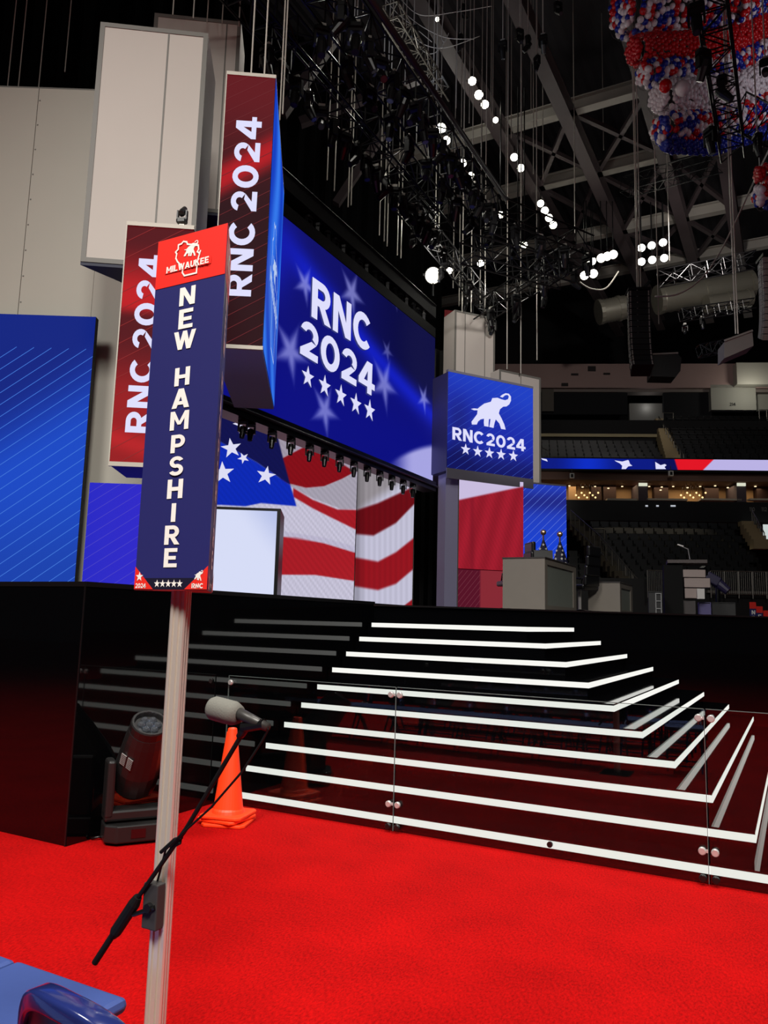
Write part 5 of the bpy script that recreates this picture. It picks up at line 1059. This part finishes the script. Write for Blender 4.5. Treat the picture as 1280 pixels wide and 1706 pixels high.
# ------------------------------------------------------------------ balloons in nets
def balloon_me(m, c):
    mb = MB(); mb.ball((0, 0, 0), .108, 10, 7, 1.12); mb.lathe([(.004, -.145), (.018, -.136), (.008, -.118)], 6); return mb.mesh('balloon', m, True)
BC = {'red': mat('balloon_red', (196, 14, 22), .22), 'white': mat('balloon_white', (226, 214, 218), .25), 'blue': mat('balloon_blue', (24, 40, 150), .22)}
BM = {k: balloon_me(v, k) for k, v in BC.items()}
BD = 24.0
def bundle(label, path, r, kind, n):
    P = [at_d(x, y, BD + dz) for x, y, dz in path]; T = thing('balloon_bundle', label, 'balloons', P[0], 0, 'balloon bundles in nets under the roof'); L = [0]
    for i in range(len(P) - 1): L.append(L[-1] + (P[i + 1] - P[i]).length)
    rad = r * depth(P[0]) / F; view = (Vector((0, 0, H)) - P[0]).normalized(); br = .108 if kind == 'mix' else .088
    def at(s):
        k = max(i for i in range(len(L) - 1) if L[i] <= s or i == 0); t = (s - L[k]) / (L[k + 1] - L[k]); d = (P[k + 1] - P[k]).normalized(); return P[k].lerp(P[k + 1], t), d
    cand = []; step = br * 1.75; ns = int(L[-1] / step); nc = max(6, int(2 * pi * rad / (br * 1.8)))
    for i in range(ns + 1):
        c_, d = at(min(L[-1], i * step)); x = d.cross(view).normalized(); y = x.cross(d).normalized()
        for k in range(nc):
            a = 2 * pi * (k + .5 * (i % 2)) / nc + random.uniform(-.1, .1); e = 1 if i > 0 else .62; nrm = x * math.cos(a) + y * math.sin(a); cand.append((c_ - P[0] + nrm * rad * e + Vector((random.uniform(-1, 1), random.uniform(-1, 1), random.uniform(-1, 1))) * br * .25, nrm.dot(view)))
    for k in range(int(nc * 1.6)): a = k * 2.4; c_, d = at(0); x = d.cross(view).normalized(); y = x.cross(d).normalized(); q = rad * math.sqrt((k + .5) / (nc * 1.6)) * .8; cand.append((c_ - P[0] - d * br + (x * math.cos(a) + y * math.sin(a)) * q, .5))
    cand.sort(key=lambda c: -c[1]); mbs = {k: MB() for k in BC}
    for j, (p, fac) in enumerate(cand):
        col = kind if kind != 'mix' else random.choice(('red', 'white', 'blue', 'red', 'white', 'blue', 'white'))
        if kind == 'mix' and j < n:
            o = link('balloon', BM[col], T, p); o.rotation_euler = (random.uniform(-.7, .7), random.uniform(-.7, .7), 0); s = random.uniform(.85, 1.12); o.scale = (s, s, s)
        elif fac > -.55: mbs[col].ball(p, br * random.uniform(.92, 1.05), 8, 6, 1.1)
    for col, m2 in mbs.items():
        if m2.v: part('%s_balloons' % col, m2, BC[col], T, smooth=True, stuff=True)
    # net: a few cords around the bundle
    mb = MB()
    for i in range(0, ns, 4):
        c_, d = at(i * step); x = d.cross(view).normalized(); y = x.cross(d).normalized(); mb.tube([c_ - P[0] + (x * math.cos(2 * pi * k / 14) + y * math.sin(2 * pi * k / 14)) * (rad + br * .9) for k in range(15)], .006, 4, False)
    part('net', mb, mat('net_cord', (70, 60, 62), .7), T, stuff=True)
bundle('thick bundle of mixed red, white and blue balloons, topmost in view', [(1040, 14, 0), (1200, 12, 1), (1330, -40, 4)], 42, 'mix', 290)
bundle('smooth red bundle of packed balloons below the topmost mixed one', [(1058, 84, 0), (1200, 76, 1), (1330, 12, 4)], 22, 'red', 0)
bundle('mixed bundle of balloons between the red and the white bundles', [(1076, 124, 0), (1190, 118, 1), (1330, 66, 4)], 19, 'mix', 200)
bundle('smooth white bundle of packed balloons in the middle', [(1100, 162, 0), (1195, 158, 1), (1330, 112, 4)], 25, 'white', 0)
bundle('mixed bundle of balloons under the white bundle', [(1104, 215, 0), (1190, 212, 1), (1330, 160, 4)], 23, 'mix', 220)
bundle('smooth dark blue bundle of balloons, lowest of the tall stack', [(1112, 243, 0), (1190, 246, 1), (1330, 205, 4)], 9, 'blue', 0)
bundle('mixed bundle of balloons cut by the right picture edge', [(1270, 325, -2), (1330, 318, -2)], 20, 'mix', 60)
bundle('red bundle of balloons cut by the right picture edge', [(1268, 290, -2), (1330, 284, -2)], 13, 'red', 0)
for px, py, r, c_, lbl in ((1109, 143, 10.5, 'red', 'single large red balloon resting on the white bundle'), (1138, 147, 12.5, 'white', 'single large white balloon beside the large red one')):
    p = at_d(px, py, BD - .9); T = thing('balloon', lbl, 'balloon', p); mb = MB(); R_ = r * depth(p) / F; mb.ball((0, 0, 0), R_, 16, 12, 1.05); part('skin', mb, BC[c_], T, smooth=True); mb = MB(); mb.lathe([(.02, -R_ * 1.16), (.06, -R_ * 1.12), (.02, -R_ * 1.02)], 8); part('knot', mb, BC[c_], T)
spot((6, 4, 6), at_d(1150, 120, BD), 620, 34, (1, .9, .95), .8, 1.0)
# ------------------------------------------------------------------ cables from the roof
CAB = mat('steel_cable', (205, 200, 190), .35, metal=.3)
CL = [(288, 24, 12), (322, 30, 12), (345, 38, 13), (370, 40, 13), (398, 44, 13), (418, 133, 9.8), (440, 135, 9.8), (466, 200, 11), (471, 190, 11), (545, 300, 22), (557, 318, 22), (580, 345, 23), (585, 342, 23), (605, 20, 20), (632, 392, 24), (640, 402, 24), (645, 410, 24), (662, 425, 25), (668, 430, 25), (595, 12, 20), (578, 8, 20), (725, 415, 26), (731, 420, 26), (722, 160, 24), (727, 170, 24), (760, 180, 25), (772, 310, 27), (782, 205, 27), (783, 130, 27), (818, 200, 28), (821, 210, 28), (843, 340, 30), (852, 230, 30), (868, 190, 30), (885, 190, 30), (869, 380, 31), (889, 290, 31), (905, 300, 32), (958, 318, 33), (958, 388, 36), (1064, 590, 25), (1098, 540, 25.2), (1064, 480, 25), (1068, 482, 25), (1226, 556, 20), (1230, 556, 20), (1116, 435, 33), (755, 480, 28), (765, 510, 28), (800, 515, 28), (770, 520, 26.5), (785, 520, 26.5), (808, 522, 26.5), (845, 615, 25.5), (868, 622, 25.5), (1268, 330, 30), (1215, 260, 21), (895, 600, 27), (1006, 250, 36), (30, 150, 14), (64, 150, 14), (108, 120, 14), (12, 150, 14)]
cme = {}
for px, py, D in CL + CL0:
    p = at_d(px, py, D); r = .011 if D < 16 else .019
    mb = MB(); mb.tube([(0, 0, 0), (0, 0, RZ - .03 - p.z)], r, 5)
    o = link('rigging_cable', mb.mesh('rigging_cable', CAB), None, p); tag(o, 'thin straight steel cable hanging from the dark roof %s' % ('over the blue screen at far left' if px < 150 else 'over the flown grey boxes' if px < 410 else 'over the tall red sign' if px < 500 else 'above the main screen' if px < 690 else 'between the bright floodlights' if px < 900 else 'near the line arrays at right'), 'cable', 'rigging cables')
def sag(name, pts, D, r, label, m=CAB, grp=None):
    P = [at_d(x, y, D) for x, y in pts]; q = []
    for i in range(len(P) - 1):
        for t in np.linspace(0, 1, 6, endpoint=False):
            a, b, c_, d = P[max(i - 1, 0)], P[i], P[i + 1], P[min(i + 2, len(P) - 1)]; q.append(.5 * ((2 * b) + (-a + c_) * t + (2 * a - 5 * b + 4 * c_ - d) * t ** 2 + (-a + 3 * b - 3 * c_ + d) * t ** 3))
    q.append(P[-1]); o0 = q[0].copy(); mb = MB(); mb.tube([v - o0 for v in q], r, 6); o = link(name, mb.mesh(name, m, True), None, o0); tag(o, label, 'cable', grp)
WIRE = mat('pale_wire', (200, 196, 184), .5)
sag('swag_cable', [(1286, 240), (1262, 290), (1235, 350), (1200, 420), (1168, 465), (1130, 490), (1092, 494)], 24, .028, 'thick pale cable swagging from the balloons to the line array', WIRE)
sag('swag_cable', [(966, 470), (985, 481), (1010, 480), (1031, 452)], 38, .04, 'thin pale cable looping under the left lamp bank', WIRE)
for i, pts in enumerate(([(640, -5), (660, 20), (690, 45), (720, 70)], [(650, -5), (690, 35), (740, 62), (790, 65)], [(680, 40), (700, 70), (740, 80), (800, 60)], [(665, -5), (700, 25), (760, 20), (820, 10)], [(690, 60), (705, 85), (725, 88), (745, 65)], [(740, 20), (736, 60), (741, 70), (748, 55)])): sag('loose_cable', pts, 24, .012, 'thin loose cable drooping among the rigging under the roof', CAB, 'loose drooping cables')
